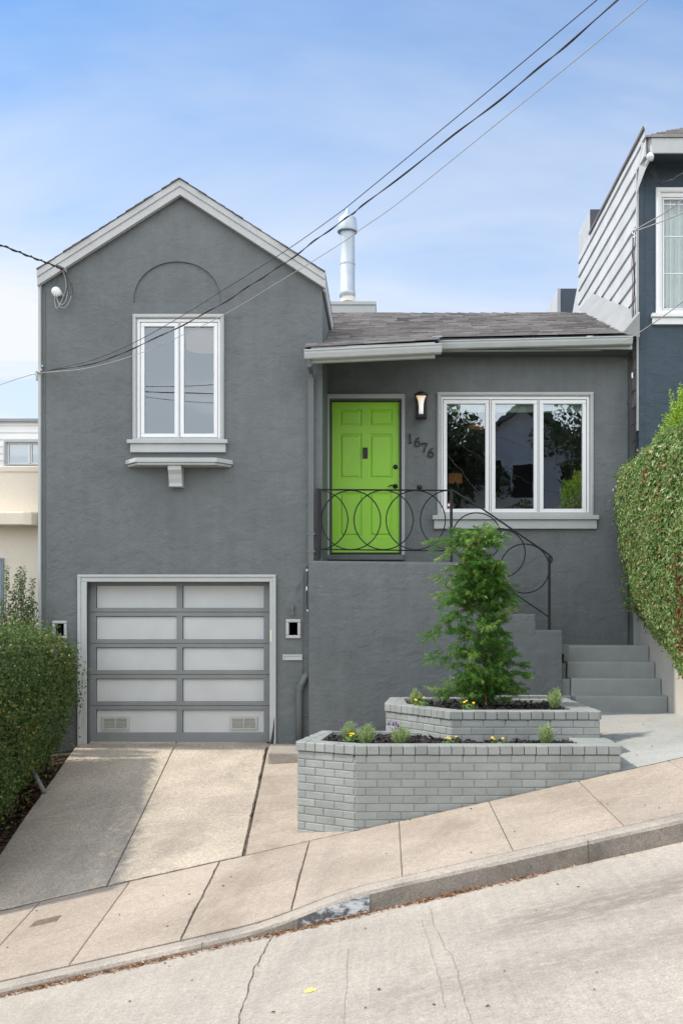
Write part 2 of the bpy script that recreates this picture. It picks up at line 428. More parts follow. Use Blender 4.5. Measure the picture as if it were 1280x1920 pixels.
# street: worn broom-finished concrete with tyre bands
def road_material():
    m = M_roadc; nt = m.node_tree; n = nt.nodes; l = nt.links
    b = [q for q in n if q.type == 'BSDF_PRINCIPLED'][0]; src = b.inputs['Base Color'].links[0].from_socket
    geo = n.new('ShaderNodeNewGeometry'); sp = n.new('ShaderNodeSeparateXYZ'); l.new(geo.outputs['Position'], sp.inputs[0])
    def mt(op, a, c=None, clamp=False):
        q = n.new('ShaderNodeMath'); q.operation = op; q.use_clamp = clamp
        for i, v in enumerate((a, c)):
            if v is None: continue
            if isinstance(v, (int, float)): q.inputs[i].default_value = v
            else: l.new(v, q.inputs[i])
        return q.outputs[0]
    def band(y0, w, x0, x1):
        dy = mt('SUBTRACT', 1.0, mt('DIVIDE', mt('ABSOLUTE', mt('SUBTRACT', sp.outputs['Y'], y0)), w), True)
        fx = mt('DIVIDE', mt('SUBTRACT', sp.outputs['X'], x0), x1 - x0, True)
        return mt('MULTIPLY', dy, fx)
    no = n.new('ShaderNodeTexNoise'); no.inputs['Scale'].default_value = 5.5; no.inputs['Detail'].default_value = 10; no.inputs['Roughness'].default_value = .8
    mp = n.new('ShaderNodeMapping'); mp.inputs['Scale'].default_value = (.95, 2.0, .9); l.new(geo.outputs['Position'], mp.inputs[0]); l.new(mp.outputs[0], no.inputs['Vector'])
    nf = mt('MULTIPLY', mt('SUBTRACT', no.outputs['Fac'], .36), 5.0, True)
    k = mt('ADD', mt('MULTIPLY', band(6.05, .55, .25, 1.0), .85), mt('MULTIPLY', band(5.2, .45, -.9, .3), .5), True)
    k = mt('MULTIPLY', k, nf)
    mx = n.new('ShaderNodeMix'); mx.data_type = 'RGBA'; l.new(k, mx.inputs['Factor']); l.new(src, mx.inputs['A'])
    mx.inputs['B'].default_value = srgb(118, 109, 102) + (1,); l.new(mx.outputs['Result'], b.inputs['Base Color'])
road_material()
mb = MB()
def zroad(x, y): return S(x) + .02 * min(3.5, 7.08 - y) * (1 if y > 3.5 else 1) - (0.012 * max(0, 3.5 - y))
sheet(mb, [-28 + i * 1.0 for i in range(57)], [-1.0, 1, 2, 3, 3.58, 4, 5, 6, 6.6, 7.12], zroad)
road = tag(mb.build('road', M_roadc, recalc=True), kind='structure')
mb = MB()
def ribbon(mb, pts, w, zf, lift=.004, n=26, wob=.012):
    """a thin wandering strip lying on a surface"""
    P = []
    for i in range(len(pts) - 1):
        a, b = Vector(pts[i]), Vector(pts[i + 1])
        for k in range(n): P.append(a.lerp(b, k / n))
    P.append(Vector(pts[-1])); dx = dy = 0; vs = []
    for i, p in enumerate(P):
        dx += rng.uniform(-wob, wob); dy += rng.uniform(-wob, wob); dx *= .9; dy *= .9
        t = (P[min(i + 1, len(P) - 1)] - P[max(i - 1, 0)]).normalized(); nn = Vector((-t.y, t.x)); ww = w * rng.uniform(.55, 1.35) / 2
        for sgn in (-1, 1):
            q = p + Vector((dx, dy)) + nn * ww * sgn; vs.append((q.x, q.y, zf(q.x, q.y) + lift))
    mb.add(vs, [(2 * i, 2 * i + 1, 2 * i + 3, 2 * i + 2) for i in range(len(P) - 1)])
ribbon(mb, [(-.73, 7.06), (-.78, 6.4), (-.74, 5.4), (-.76, 4.2), (-.72, 2.5)], .005, zroad, wob=.006)
tag(mb.build('crack', M_joint, road))
mb = MB()
ribbon(mb, [(.28, 6.9), (.31, 6.2), (.36, 5.6), (.37, 4.9), (.40, 3.8)], .003, zroad, wob=.004)
ribbon(mb, [(.22, 6.6), (.25, 6.0), (.27, 5.4), (.28, 4.9)], .002, zroad, wob=.004)
ribbon(mb, [(-.22, 6.3), (-.20, 5.6), (-.19, 4.8)], .002, zroad, wob=.003)
mb.build('crack', paint('hairline_dirt', srgb(138, 130, 122), .9, b=0), road)
mb = MB()
c = Vector((X(584, 5.75), 5.66)); pp = []
for k in range(22):
    a = k / 22 * 2 * math.pi; r = .042 * rng.uniform(.55, 1.25); q = (c.x + math.cos(a) * r, c.y + math.sin(a) * r * .9); pp.append((q[0], q[1], zroad(*q) + .003))
mb.add(pp, [tuple(range(22))])
mb.build('paint_spot', paint('worn_yellow_paint', srgb(222, 205, 120), .8, b=0), road)

# opposite pavement behind the viewer
mb = MB(); sheet(mb, [-28 + 4 * i for i in range(15)], [-3.2, -1.2], lambda x, y: S(x) + .13)
sheet(mb, [-28 + 4 * i for i in range(15)], [-1.2, -1.1], lambda x, y: S(x) + .13 - (y + 1.2) * 3)
tag(mb.build('sidewalk', M_walkc), kind='structure')

# pavement slabs
mb = MB(); sub = MB()
xj = [-2.15 + .7555 * k for k in range(-14, 15)]
for i in range(len(xj) - 1):
    a, b = xj[i], xj[i + 1]
    g = .0015 + .002 * rng.random()
    for (d0, d1) in ((7.235, 8.05), (8.05, 8.945)):
        slab(mb, [(a, d0), (b, d0), (b, d1), (a, d1)], zwalk, g, nx=5, ny=2)
walk = tag(mb.build('sidewalk', M_walkc), kind='structure')
sheet(sub, [xj[0] + .25 * i for i in range(int((xj[-1] - xj[0]) / .25) + 1)], [7.15, 8.05, 9.0], lambda x, y: zwalk(x, y) - .016)
sub.build('joint', M_joint, walk)
mb = MB()
ribbon(mb, [(-1.39, 7.24), (-1.40, 7.7), (-1.385, 8.06), (-1.40, 8.5), (-1.395, 8.94)], .010, zwalk, wob=.004)
ribbon(mb, [(-.64, 7.24), (-.645, 8.06), (-.635, 8.94)], .005, zwalk, wob=.003)
ribbon(mb, [(-3.6, 8.93), (-2.4, 8.95), (-1.22, 8.945)], .017, zwalk, wob=.006)
ribbon(mb, [(-1.22, 8.945), (-.2, 8.945)], .012, zwalk, wob=.004)
mb.build('crack', M_joint, walk)
# small iron cover let into the pavement
mb = MB(); zc = lambda x, y: zwalk(x, y) + .004
slab(mb, [(-2.78, 8.28), (-2.56, 8.28), (-2.56, 8.42), (-2.78, 8.42)], zc, .0, nx=2, ny=2, drop=.02)
tag(mb.build('meter_cover', paint('rusty_cover', srgb(112, 96, 84), .6, var=.3, vs=20, b=.5)), 'small rusty rectangular meter cover let into the sidewalk below the driveway', 'cover')

# kerb with dropped crossing on the left
mb = MB(); n = 160; xs = [-11.5 + 23 * i / n for i in range(n + 1)]
prof = []
for x in xs:
    k = zkerb(x); wob = .004 * math.sin(x * 5.1) + .003 * math.sin(x * 13.7)
    prof.append([(x, 7.228, k), (x, 7.118, k), (x, 7.09, k - .010), (x, 7.08 + wob, k - .032), (x, 7.062 + wob, S(x) - .06)])
vs = [p for r in prof for p in r]; m5 = 5
top = MB(); top.add(vs, [(i * m5 + j, i * m5 + j + 1, (i + 1) * m5 + j + 1, (i + 1) * m5 + j) for i in range(n) for j in range(3)])
kerb = tag(top.build('kerb', M_kerbc, smooth=False), kind='structure')
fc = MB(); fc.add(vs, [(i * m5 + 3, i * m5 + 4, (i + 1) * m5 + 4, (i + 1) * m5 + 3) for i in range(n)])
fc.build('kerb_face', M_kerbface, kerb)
mb = MB()
for jx in (-1.22, -4.3, 1.35, 4.4):
    w = .002; k = zkerb(jx)
    mb.add([(jx - w, 7.23, k + .003), (jx + w, 7.23, k + .003), (jx + w, 7.08, k - .006), (jx - w, 7.08, k - .006), (jx + w, 7.055, S(jx)), (jx - w, 7.055, S(jx))], [(0, 1, 2, 3), (3, 2, 4, 5)])
mb.build('joint', M_joint, kerb)
# flaking white paint on the kerb face
m = Mat('flaking_white_paint'); f = m.noise(14, 6, .72, stretch=(.8, 1, 1.6)); g = m.noise(3.2, 3, .5)
f2 = m.math('ADD', f, m.math('MULTIPLY', m.math('SUBTRACT', g, .5), .55))
c = m.mix(m.rng(f2, .45, .60), srgb(80, 80, 80), srgb(190, 192, 193)); m.base(c); m.set(Roughness=.8); m.bump(f2, .4, .004)
mb = MB(); a, b = -.585, -.105; k = 24; vs = []
for i in range(k + 1):
    x = a + (b - a) * i / k; zt = zkerb(x) - .03; zb = S(x) + .012; wob = .004 * math.sin(x * 5.1) + .003 * math.sin(x * 13.7)
    t1 = (zkerb(x) - .032 - zt) / .15; vs += [(x, 7.077 + wob, zt), (x, 7.062 + wob, zb)]
mb.add(vs, [(2 * i, 2 * i + 1, 2 * i + 3, 2 * i + 2) for i in range(k)])
mb.build('painted_patch', m.m, kerb)

# driveway
mb = MB(); c0, c1 = (-2.56, 13.06), (-2.35, 8.97); mid = lambda D: -2.56 + (13.0 - D) / 4.05 * .21
lft = lambda D: -3.76 + (13.0 - D) * .02; rgt = lambda D: -1.44 + (13.0 - D) * .058
for (d0, d1) in ((8.975, 10.9), (10.9, 12.72), (12.72, 13.06)):
    slab(mb, [(lft(d0) + (.06 if d0 < 9 else 0), d0), (mid(d0), d0), (mid(d1), d1), (lft(d1), d1)], zyard, .005, nx=6, ny=6)
    slab(mb, [(mid(d0), d0), (rgt(d0), d0), (rgt(d1), d1), (mid(d1), d1)], zyard, .005, nx=6, ny=6)
drive = tag(mb.build('driveway', M_drivec), kind='structure')
mb = MB(); sheet(mb, [-3.74 + .2 * i for i in range(17)], [8.94, 10, 11, 12, 13.06], lambda x, y: zyard(x, y) - .02); mb.build('joint', M_joint, drive)
mb = MB(); ribbon(mb, [(rgt(D), D) for D in (12.75, 11.7, 10.7, 9.8, 8.96)], .019, zyard, wob=.006); mb.build('crack', M_joint, drive)
mb = MB()
ds = [8.955, 9.45, 10.15, 10.78, 11.45, 12.2, 13.0]
for i in range(6): slab(mb, [(rgt(ds[i]) + .012, ds[i]), (-.22, ds[i]), (-.22, ds[i + 1]), (rgt(ds[i + 1]) + .012, ds[i + 1])], zyard, .007, nx=3, ny=3)
pv = tag(mb.build('path', M_walkc), kind='structure')
mb = MB(); sheet(mb, [-1.3, -.9, -.4, 0.0], [8.94, 10, 11, 12, 13.0], lambda x, y: zyard(x, y) - .018); mb.build('joint', M_joint, pv)

# path from the steps down to the pavement
mb = MB(); sheet(mb, [1.3, 1.8, 2.3, 2.8, 3.36], [8.955, 9.6, 10.4, 11.2, 12.0, 12.56], lambda x, y: zpath(x, y)); 
tag(mb.build('walkway', M_pathc), kind='structure')

# strip of soil under the hedge
mb = MB(); xs = [-9 + .35 * i for i in range(16)]
sheet(mb, xs + [-3.66], [8.9 + .3 * i for i in range(16)], lambda x, y: zyard(max(x, -5.5), y) - .035 - .05 * sstep(-3.66, -3.9, x) + rng.uniform(-.015, .015))
soil = tag(mb.build('soil', M_soil), kind='structure')

# kerb block beside the garage
mb = MB(); zb = -1.395
mb.hexa([(-1.325, 12.0, -1.75), (-.70, 12.0, -1.75), (-.70, 12.86, -1.75), (-1.40, 12.86, -1.75)], [(-1.325, 12.0, zb), (-.70, 12.0, zb), (-.70, 12.86, zb + .01), (-1.40, 12.86, zb + .01)])
tag(mb.build('concrete_block', M_kerbc, bevel=.018), 'low rough concrete step block between the garage jamb and the lower brick planter', 'step')
# ------------------------------------------------------------------ the grey house
G, W, PF = 12.9, 14.1, 12.77        # depth of gable front, of recessed entry wall, of porch wall front
house = thing('house', (-1.0, 13.5, -1.7), 'dark grey stucco house with a front gable, lime green door and pale garage door', 'house')
gl, gr = X(75, G), X(604, G); pkx = X(337, G); pkz = Z(350, G); ez = Z(518, G)
garage = [(X(164, G), -2.4), (X(506, G), -2.4), (X(506, G), Z(1091, G)), (X(164, G), Z(1091, G))]
winL = [(X(252, G), Z(832, G)), (X(418, G), Z(832, G)), (X(418, G), Z(592, G)), (X(252, G), Z(592, G))]
arch = []
ax, az, aw, ah = X(332.5, G), Z(568, G), X(415, G) - X(332.5, G), Z(490, G) - Z(568, G)
for k in range(33):
    a = math.pi * k / 32; arch.append((ax + aw * math.cos(a), az + ah * math.sin(a) ** .9 if 0 < k < 32 else az))
def rectpx(a, b, c, e, D): return [(X(a, D), Z(e, D)), (X(c, D), Z(e, D)), (X(c, D), Z(b, D)), (X(a, D), Z(b, D))]
niche = rectpx(104, 1169, 122, 1192, G); slotw = rectpx(541, 1167, 559, 1191, G)
mb = MB()
outer = [(gl, -2.6), (gr, -2.6), (gr, ez), (pkx, pkz), (gl, ez)]
mb.prism(outer, G, G + .2, [garage, winL, arch, niche, slotw])
mb.prism([(ax - aw - .05, az - .06), (ax + aw + .05, az - .06), (ax + aw + .05, az + ah + .05), (ax - aw - .05, az + ah + .05)], G + .022, G + .19)
mb.box(gl, gl + .2, G + .2, 19.5, -2.6, ez - .06); mb.box(gr - .2, gr, G + .2, 19.5, -2.6, ez - .06)
mb.prism(outer, 19.5, 19.7)
mb.build('gable_wall', M_wall, house)

# entry wall
dl, dr, dt, db = X(620.5, W), X(749.5, W), Z(752, W), Z(1037, W)
wl_, wr_, wt, wb = X(822, W), X(1108, W), Z(740, W), Z(966, W)
mb = MB(); er = X(1176, W)
mb.prism([(gr - .1, -2.6), (er, -2.6), (er, 3.78), (gr - .1, 3.78)], W, W + .2, [[(dl - .02, db - .02), (dr + .02, db - .02), (dr + .02, dt + .02), (dl - .02, dt + .02)], [(wl_, wb), (wr_, wb), (wr_, wt), (wl_, wt)]])
mb.box(er, 3.3, W + .06, W + .24, -2.6, 3.74)
mb.box(er - .001, er + .10, W + .045, 19.5, -2.6, 3.6)
mb.box(gr, 3.28, 19.3, 19.5, -2.6, 3.6)
mb.build('entry_wall', M_wall, house)

mb = MB(); mb.box(3.24, 3.40, 13.845, 13.895, -.35, 1.25); mb.build('pier', M_step, house, bevel=.006)
# rooms behind the windows
M_room = paint('room_paint', (.34, .38, .43), .8, b=0)
M_roomd = paint('room_dark', (.16, .14, .12), .8, b=0)
def room(x0, x1, y0, y1, z0, z1, m):
    mb = MB(); mb.box(x0, x1, y0, y1, z0, z1); return mb.build('room', m, house)
def cavity(x0, x1, y0, y1, z0, z1, m, name='room'):
    mb = MB(); mb.quad((x0, y1, z0), (x1, y1, z0), (x1, y1, z1), (x0, y1, z1)); mb.quad((x0, y0, z0), (x0, y1, z0), (x0, y1, z1), (x0, y0, z1))
    mb.quad((x1, y0, z0), (x1, y1, z0), (x1, y1, z1), (x1, y0, z1)); mb.quad((x0, y0, z0), (x1, y0, z0), (x1, y1, z0), (x0, y1, z0)); mb.quad((x0, y0, z1), (x1, y0, z1), (x1, y1, z1), (x0, y1, z1))
    return mb.build(name, m, house, recalc=False)
cavity(.1, 3.1, W + .22, W + 3.2, 1.1, 3.55, M_roomd)
cavity(gl + .3, gr - .3, G + .22, G + 3.5, 1.6, 4.0, M_room)
cavity(X(104, G) - .02, X(122, G) + .02, G + .21, G + .5, -.1, .15, M_dark); cavity(X(541, G) - .02, X(559, G) + .02, G + .21, G + .5, -.1, .15, M_dark)

# ---------- roofs
M_under = paint('soffit_paint', srgb(92, 96, 98), .6, b=.2)
def shingles(mb, p, xl, xr, rows, zf, thick=.011):
    """courses of shingles: p = list of (D) course lines from eave upward; zf(x, D) roof surface"""
    for i in range(len(p) - 1):
        d0, d1 = p[i], p[i + 1] + .02; x = xl(d0) - rng.uniform(0, .2); xe = xr(d0)
        while x < xe:
            w = rng.uniform(.13, .34); a = max(x, xl(d0)); b = min(x + w - .004, xe); x += w
            if b - a < .015: continue
            mb.cur = rng.random(); h = thick * rng.uniform(1.9, 3.2); dd = d0 + rng.uniform(-.012, .012); k = .003
            q = [(a, dd), (b, dd), (b, d1), (a, d1)]
            mb.hexa([(a, dd, zf(a, dd) + .014), (b, dd, zf(b, dd) + .014), (b, d1, zf(b, d1) + k - .004), (a, d1, zf(a, d1) + k - .004)], [(a, dd, zf(a, dd) + k + h), (b, dd, zf(b, dd) + k + h), (b, d1, zf(b, d1) + k + .004), (a, d1, zf(a, d1) + k + .004)])
def kt(D): return .058 + (.02 - .058) * min(1, max(0, (D - 12.55) / 1.2)) if D < 13.75 else .02 * max(0, (16.5 - D) / 2.75)
def zroof(x, D):
    z = 3.76 + (D - 13.75) * (.4175 if D >= 13.75 else .317); return z + kt(D) * x
rows = [13.70 + .1335 * i for i in range(22)]
mb = MB(); shingles(mb, rows, lambda D: gr + .005 if D < 14.3 else -.865, lambda D: 3.10, 22, zroof)
prow = [12.52, 12.66, 12.80, 12.93, 13.06, 13.19, 13.32, 13.45, 13.58, 13.72]
shingles(mb, prow, lambda D: -.955 if D < G - .02 else gr + .005, lambda D: .64, 9, zroof)
mb.cur = .3
for i in range(22): # ridge caps
    mb.cur = rng.random(); a = -.87 + i * .18; mb.hexa([(a, 16.4, 4.87), (a + .2, 16.4, 4.87), (a + .2, 16.66, 4.86), (a, 16.66, 4.86)], [(a, 16.4, 4.90), (a + .2, 16.4, 4.885), (a + .2, 16.66, 4.875), (a, 16.66, 4.89)])
roof = mb.build('main_roof', M_shingle, house)
mb = MB()
sheet(mb, [gr, 0.0, 1.0, 2.0, 3.2], [13.7, 14.3], lambda x, y: zroof(x, y) - .012)
sheet(mb, [-.86, 0.0, 1.0, 2.0, 3.2], [14.3, 14.5, 15, 15.8, 16.5], lambda x, y: zroof(x, y) - .012)
sheet(mb, [gr, 3.2], [16.5, 19.5], lambda x, y: 4.89 - (y - 16.5) * .40)
sheet(mb, [gr, 3.2], [13.72, 19.5], lambda x, y: 3.62 if y < 15 else 3.62)
sheet(mb, [gr + .002, -.4, 0, .64], [12.86, 13.2, 13.72], lambda x, y: zroof(x, y) - .012); sheet(mb, [-.955, 0, .64], [12.55, 12.86], lambda x, y: zroof(x, y) - .012)
sheet(mb, [gr + .002, -.4, 0, .63], [12.86, 13.2, 14.09], lambda x, y: zroof(x, min(y, 13.7)) - .14 + max(0, y - 13.7) * .3); sheet(mb, [-.93, 0, .63], [12.6, 12.86], lambda x, y: zroof(x, y) - .14)
mb.add([(.63, 12.6, zroof(.63, 12.6) - .14), (.63, 12.6, zroof(.63, 12.6) - .012), (.63, 13.72, zroof(.63, 13.72) - .012), (.63, 13.72, zroof(.63, 13.72) - .14)], [(0, 1, 2, 3)])
mb.build('roof_deck', M_under, roof)
# gable roof: two slopes with a thin dark shingle edge
M_roofedge = paint('dark_roofing', srgb(112, 107, 104), .9, var=.2, b=.4, rnd=.3)
rl, rr = X(69, 12.8), X(609.5, 12.8); rz = Z(506, 12.8); tz = Z(335, 12.8); tx = X(337, 12.8)
mb = MB()
for (xa, za) in ((rl, rz), (rr, rz - .03)):
    nseg = 16
    for k in range(nseg):
        u0, u1 = k / nseg, (k + 1) / nseg; mb.cur = rng.random()
        a0 = (xa + (tx - xa) * u0, za + (tz - za) * u0); a1 = (xa + (tx - xa) * u1, za + (tz - za) * u1); t = rng.uniform(.008, .014)
        y0 = 12.785 + rng.uniform(-.012, .012)
        p = [(a0[0], y0, a0[1] + .004), (a1[0], y0, a1[1] - .002), (a1[0], 19.75, a1[1] - .002), (a0[0], 19.75, a0[1] + .004)]
        q = [(x, y, z + (t if i in (0, 3) else .010)) for i, (x, y, z) in enumerate(p)]
        mb.hexa(p, q)
groof = mb.build('gable_roof', M_roofedge, house)
def chevron(mb, y0, y1, ob, ib, xl=rl, xr=rr, zr_off=-.03):
    o = [(xl, rz - ob), (tx, tz - ob), (xr, rz + zr_off - ob), (xr, rz + zr_off - ib), (tx, tz - ib), (xl, rz - ib)]
    mb.prism(o, y0, y1)
mb = MB(); chevron(mb, 12.80, 12.87, .002, .085); chevron(mb, 12.815, 12.88, .085, .185); mb.build('fascia_board', M_fascia, house, bevel=.004)
for q in ((rr - .03, rr - .004, 12.881, 19.7, rz - .23, rz - .035), (rl + .004, rl + .03, 12.881, 19.7, rz - .20, rz - .005)):
    mb = MB(); mb.box(*q); mb.build('eave_board', M_fascia, house)
mb = MB(); mb.box(X(71.5, 12.86), X(76.5, 12.86), 12.865, 13.0, -2.4, Z(520, 12.86)); mb.build('corner_trim', M_trim, house, bevel=.004)
mb = MB(); mb.tube([(X(85, 12.9), 12.895, Z(z, 12.9)) for z in (530, 900, 1280)], .007, 6); mb.build('conduit', M_wallgrey, house)

# white cant strip where the roof meets the neighbouring wall
mb = MB(); vs = []
for D in (13.72, 14.5, 15.3, 16.2, 16.85):
    z = zroof(3.1, D) + .012; vs += [(3.06, D, z), (3.285, D, z + .27)]
mb.add(vs, [(2 * i, 2 * i + 1, 2 * i + 3, 2 * i + 2) for i in range(4)]); mb.add([vs[0], vs[1], (3.285, 13.72, vs[0][2] - .05)], [(0, 1, 2)])
mb.build('flashing', paint('white_flashing', srgb(150, 150, 148), .6, var=.10, b=.4, bs=20, bd=.01), house)

# gutters
def gutter(name, x0, x1, D, z0, z1, h=.105, d=.11):
    """box gutter with a rolled lip, from (x0,z0) to (x1,z1): top front edge heights"""
    prof = [(0, -.0), (.0, -.016), (.012, -.02), (.012, -.045), (.03, -h + .01), (.045, -h), (d, -h), (d, .01), (d - .006, .01), (d - .006, -h + .006), (.05, -h + .006), (.02, -.04), (.02, -.006), (.012, 0)]
    mb = MB(); n = len(prof); vs = [(x0, D + a, z0 + b) for a, b in prof] + [(x1, D + a, z1 + b) for a, b in prof]
    mb.add(vs, [(i, (i + 1) % n, (i + 1) % n + n, i + n) for i in range(n)])
    for xx, zz in ((x0, z0), (x1, z1)):
        mb.add([(xx, D, zz), (xx, D + .012, zz - .045), (xx, D + .045, zz - h), (xx, D + d, zz - h), (xx, D + d, zz + .005)], [(0, 1, 2, 3, 4)])
    return mb.build(name, M_gutter, house)
gutter('gutter', X(570, 12.45), X(828, 12.45), 12.43, Z(655, 12.43), Z(643, 12.43))
gutter('gutter', .665, X(1186, 13.64), 13.64, Z(638, 13.64), Z(629, 13.64))
mb = MB(); x0, x1 = X(583, 12.56), X(815, 12.56)
mb.hexa([(x0, 12.545, Z(681, 12.56)), (x1, 12.545, Z(671, 12.56)), (x1, 12.60, Z(671, 12.56)), (x0, 12.60, Z(681, 12.56))], [(x0, 12.545, Z(652, 12.56)), (x1, 12.545, Z(642, 12.56)), (x1, 12.60, Z(642, 12.56)), (x0, 12.60, Z(652, 12.56))])
x0, x1 = .66, X(1184, 13.76)
mb.hexa([(x0, 13.755, Z(659, 13.76)), (x1, 13.755, Z(656, 13.76)), (x1, 13.80, Z(656, 13.76)), (x0, 13.80, Z(659, 13.76))], [(x0, 13.755, Z(636, 13.76)), (x1, 13.755, Z(630, 13.76)), (x1, 13.80, Z(630, 13.76)), (x0, 13.80, Z(636, 13.76))])
mb.box(x0, x1, 13.80, 14.1, Z(657, 13.8), Z(655, 13.8))
mb.build('gutter_board', M_gutter, house)
mb = MB(); mb.hexa([(.60, 13.45, zroof(.6, 13.45) + .012), (.72, 13.45, zroof(.72, 13.45) + .016), (.72, 13.66, zroof(.72, 13.66) + .016), (.60, 13.66, zroof(.6, 13.66) + .012)], [(.60, 13.45, zroof(.6, 13.45) + .03), (.72, 13.45, zroof(.72, 13.45) + .034), (.72, 13.66, zroof(.72, 13.66) + .034), (.60, 13.66, zroof(.6, 13.66) + .03)])
mb.build('roof_flashing', paint('blue_grey_metal', srgb(150, 165, 185), .4, metal=.4, b=0), house)
mb = MB(); dx = X(583, 12.84); rr_ = .030
mb.tube([(X(580, 12.5), 12.5, Z(672, 12.5)), (X(580, 12.5), 12.5, Z(684, 12.5)), (dx, 12.82, Z(697, 12.82)), (dx, 12.855, Z(712, 12.85))], rr_, 10)
mb.box(dx - .034, dx + .034, 12.822, 12.89, Z(1075, 12.84), Z(708, 12.84))
mb.build('downspout', M_wallgrey, house, smooth=False, bevel=.006)
for y in (1000, 1033):
    mb = MB(); mb.box(dx - .05, dx + .05, 12.818, 12.9, Z(y, 12.84), Z(y + 3, 12.84)); mb.build('pipe_strap', M_wallgrey, house)

# chimney: pale base with a tall galvanised flue
cx = X(652, 17.5); chim = subpart('chimney', (cx, 17.5, 4.6), house)
mb = MB(); mb.pbox(612, 566, 704, 592, 17.35, 18.0, 17.35); mb.pbox(609, 564.5, 705, 571, 17.33, 18.02, 17.33); mb.build('chimney_base', M_trim, chim, bevel=.004)
s = 17.6 / F; zc = lambda py: Z(py, 17.6)
mb = MB(); mb.lathe([(.118, zc(563)), (.118, zc(556))], (cx, 17.6, 0), 24); mb.lathe([(.120, zc(567)), (.120, zc(560))], (cx, 17.6, 0), 24); mb.build('flue_collar', paint('cream_mortar', srgb(228, 222, 208), .8, b=.5), chim, smooth=True)
mb = MB(); mb.lathe([(.0, zc(557)), (.132, zc(557)), (.132, zc(547)), (.123, zc(546)), (.121, zc(440)), (.121, zc(425))], (cx - .01, 17.6, 0), 28)
mb.lathe([(.127, zc(497)), (.127, zc(494))], (cx - .01, 17.6, 0), 28); mb.build('flue', M_zinc, chim, smooth=True)
mb = MB(); mb.lathe([(.12, zc(428)), (.162, zc(436)), (.168, zc(434)), (.166, zc(430)), (.150, zc(411)), (.085, zc(404)), (.040, zc(399)), (.014, zc(391)), (.0, zc(390))], (cx - .012, 17.6, 0), 28); mb.build('flue_cap', M_zinc, chim, smooth=True)

# ---------- windows
M_glassL = glassmat('gable_window_glass', .19, (.75, .8, .85)); M_glassR = glassmat('front_window_glass', .28, (.72, .78, .76), wav=.05)
def window(name, D, casing, frame, glasses, sash, sill, apron, gm, label=None, parent=None, proud=.035):
    """everything in pixels at depth D; casing/frame = (x0,y0,x1,y1); glasses = list of rects; sash = border px"""
    par = parent or house
    x0, y0, x1, y1 = casing; w = subpart(name, (X((x0 + x1) / 2, D), D, Z(y1, D)), par)
    f0, g0, f1, g1 = frame
    mb = MB(); mb.ring(X(x0, D), X(x1, D), Z(y1, D), Z(y0, D), X(f0, D), X(f1, D), Z(g1, D), Z(g0, D), D - proud, D + .06)
    mb.ring(X(x0 + 2.2, D), X(x1 - 2.2, D), Z(y1, D), Z(y0 + 2.2, D), X(f0 - 1.5, D), X(f1 + 1.5, D), Z(g1, D), Z(g0 - 1.5, D), D - proud - .012, D - proud + .001)
    mb.build('casing', M_trim, w, bevel=.004)
    # white frame with openings for each sash
    mb = MB(); holes = []
    for (a, b, c, e) in glasses: holes.append([(X(a - sash, D), Z(e + sash, D)), (X(c + sash, D), Z(e + sash, D)), (X(c + sash, D), Z(b - sash, D)), (X(a - sash, D), Z(b - sash, D))])
    e_ = .003; mb.prism([(X(f0, D) + e_, Z(g1, D) + e_), (X(f1, D) - e_, Z(g1, D) + e_), (X(f1, D) - e_, Z(g0, D) - e_), (X(f0, D) + e_, Z(g0, D) - e_)], D - .012, D + .07, holes)
    mb.build('frame', M_white, w, bevel=.003)
    for (a, b, c, e) in glasses:
        g = 1.0
        mb = MB(); mb.ring(X(a - sash + g, D), X(c + sash - g, D), Z(e + sash - g, D), Z(b - sash + g, D), X(a, D), X(c, D), Z(e, D), Z(b, D), D - .004, D + .05); mb.build('sash', M_white, w, bevel=.005)
        mb = MB(); mb.quad((X(a, D) - .004, D + .028, Z(e, D) - .004), (X(c, D) + .004, D + .028, Z(e, D) - .004), (X(c, D) + .004, D + .028, Z(b, D) + .004), (X(a, D) - .004, D + .028, Z(b, D) + .004)); mb.build('pane', gm, w)
    if sill:
        mb = MB(); a, b, c, e = sill; mb.pbox(a, b, c, e, D - .085, D + .02, D)
        a, b, c, e = apron; mb.pbox(a, b + .3, c, e, D - .05, D + .02, D); mb.build('sill', M_trim, w, bevel=.005)
    return w
winl = window('window', G, (250, 590, 420.5, 826), (257.5, 598, 414, 822), [(271, 612, 327.5, 813), (345, 612, 401, 813)], 8, (241, 826, 428, 833), (246, 833, 424, 849), M_glassL)
winr = window('window', W, (819, 736, 1111, 967), (826.5, 743, 1104, 961), [(837.5, 757, 909.5, 954), (928, 757, 1000, 954), (1018, 757, 1091, 954)], 8, (810, 967, 1120, 975), (813, 975, 1117, 992), M_glassR)

# window shelf with a bracket under the gable window
mb = MB(); zt, zb_ = Z(863, G), Z(869, G)
pts = [(X(237, G), G - .04), (X(262, G), G - .24), (X(412, G), G - .24), (X(437, G), G - .04), (X(437, G), G + .001), (X(237, G), G + .001)]
mb.plan(pts, Z(872, G) + .0, Z(864, G))
pts2 = [(x + (.02 if x < X(337, G) else -.02), y + (.02 if y < G - .01 else 0)) for x, y in pts]; mb.plan(pts2, Z(876.5, G), Z(872.2, G))
shelf = mb.build('window_shelf', M_trim, house, bevel=.006)
mb = MB(); prof = [(0, 868), (-.20, 868), (-.20, 876), (-.165, 884), (-.15, 892), (-.13, 899), (-.13, 906), (0, 906)]
bx0, bx1 = X(321, G), X(345.5, G); vs = [(bx0, G + .001 + a, Z(b + 9, G)) for a, b in prof] + [(bx1, G + .001 + a, Z(b + 9, G)) for a, b in prof]; n = len(prof)
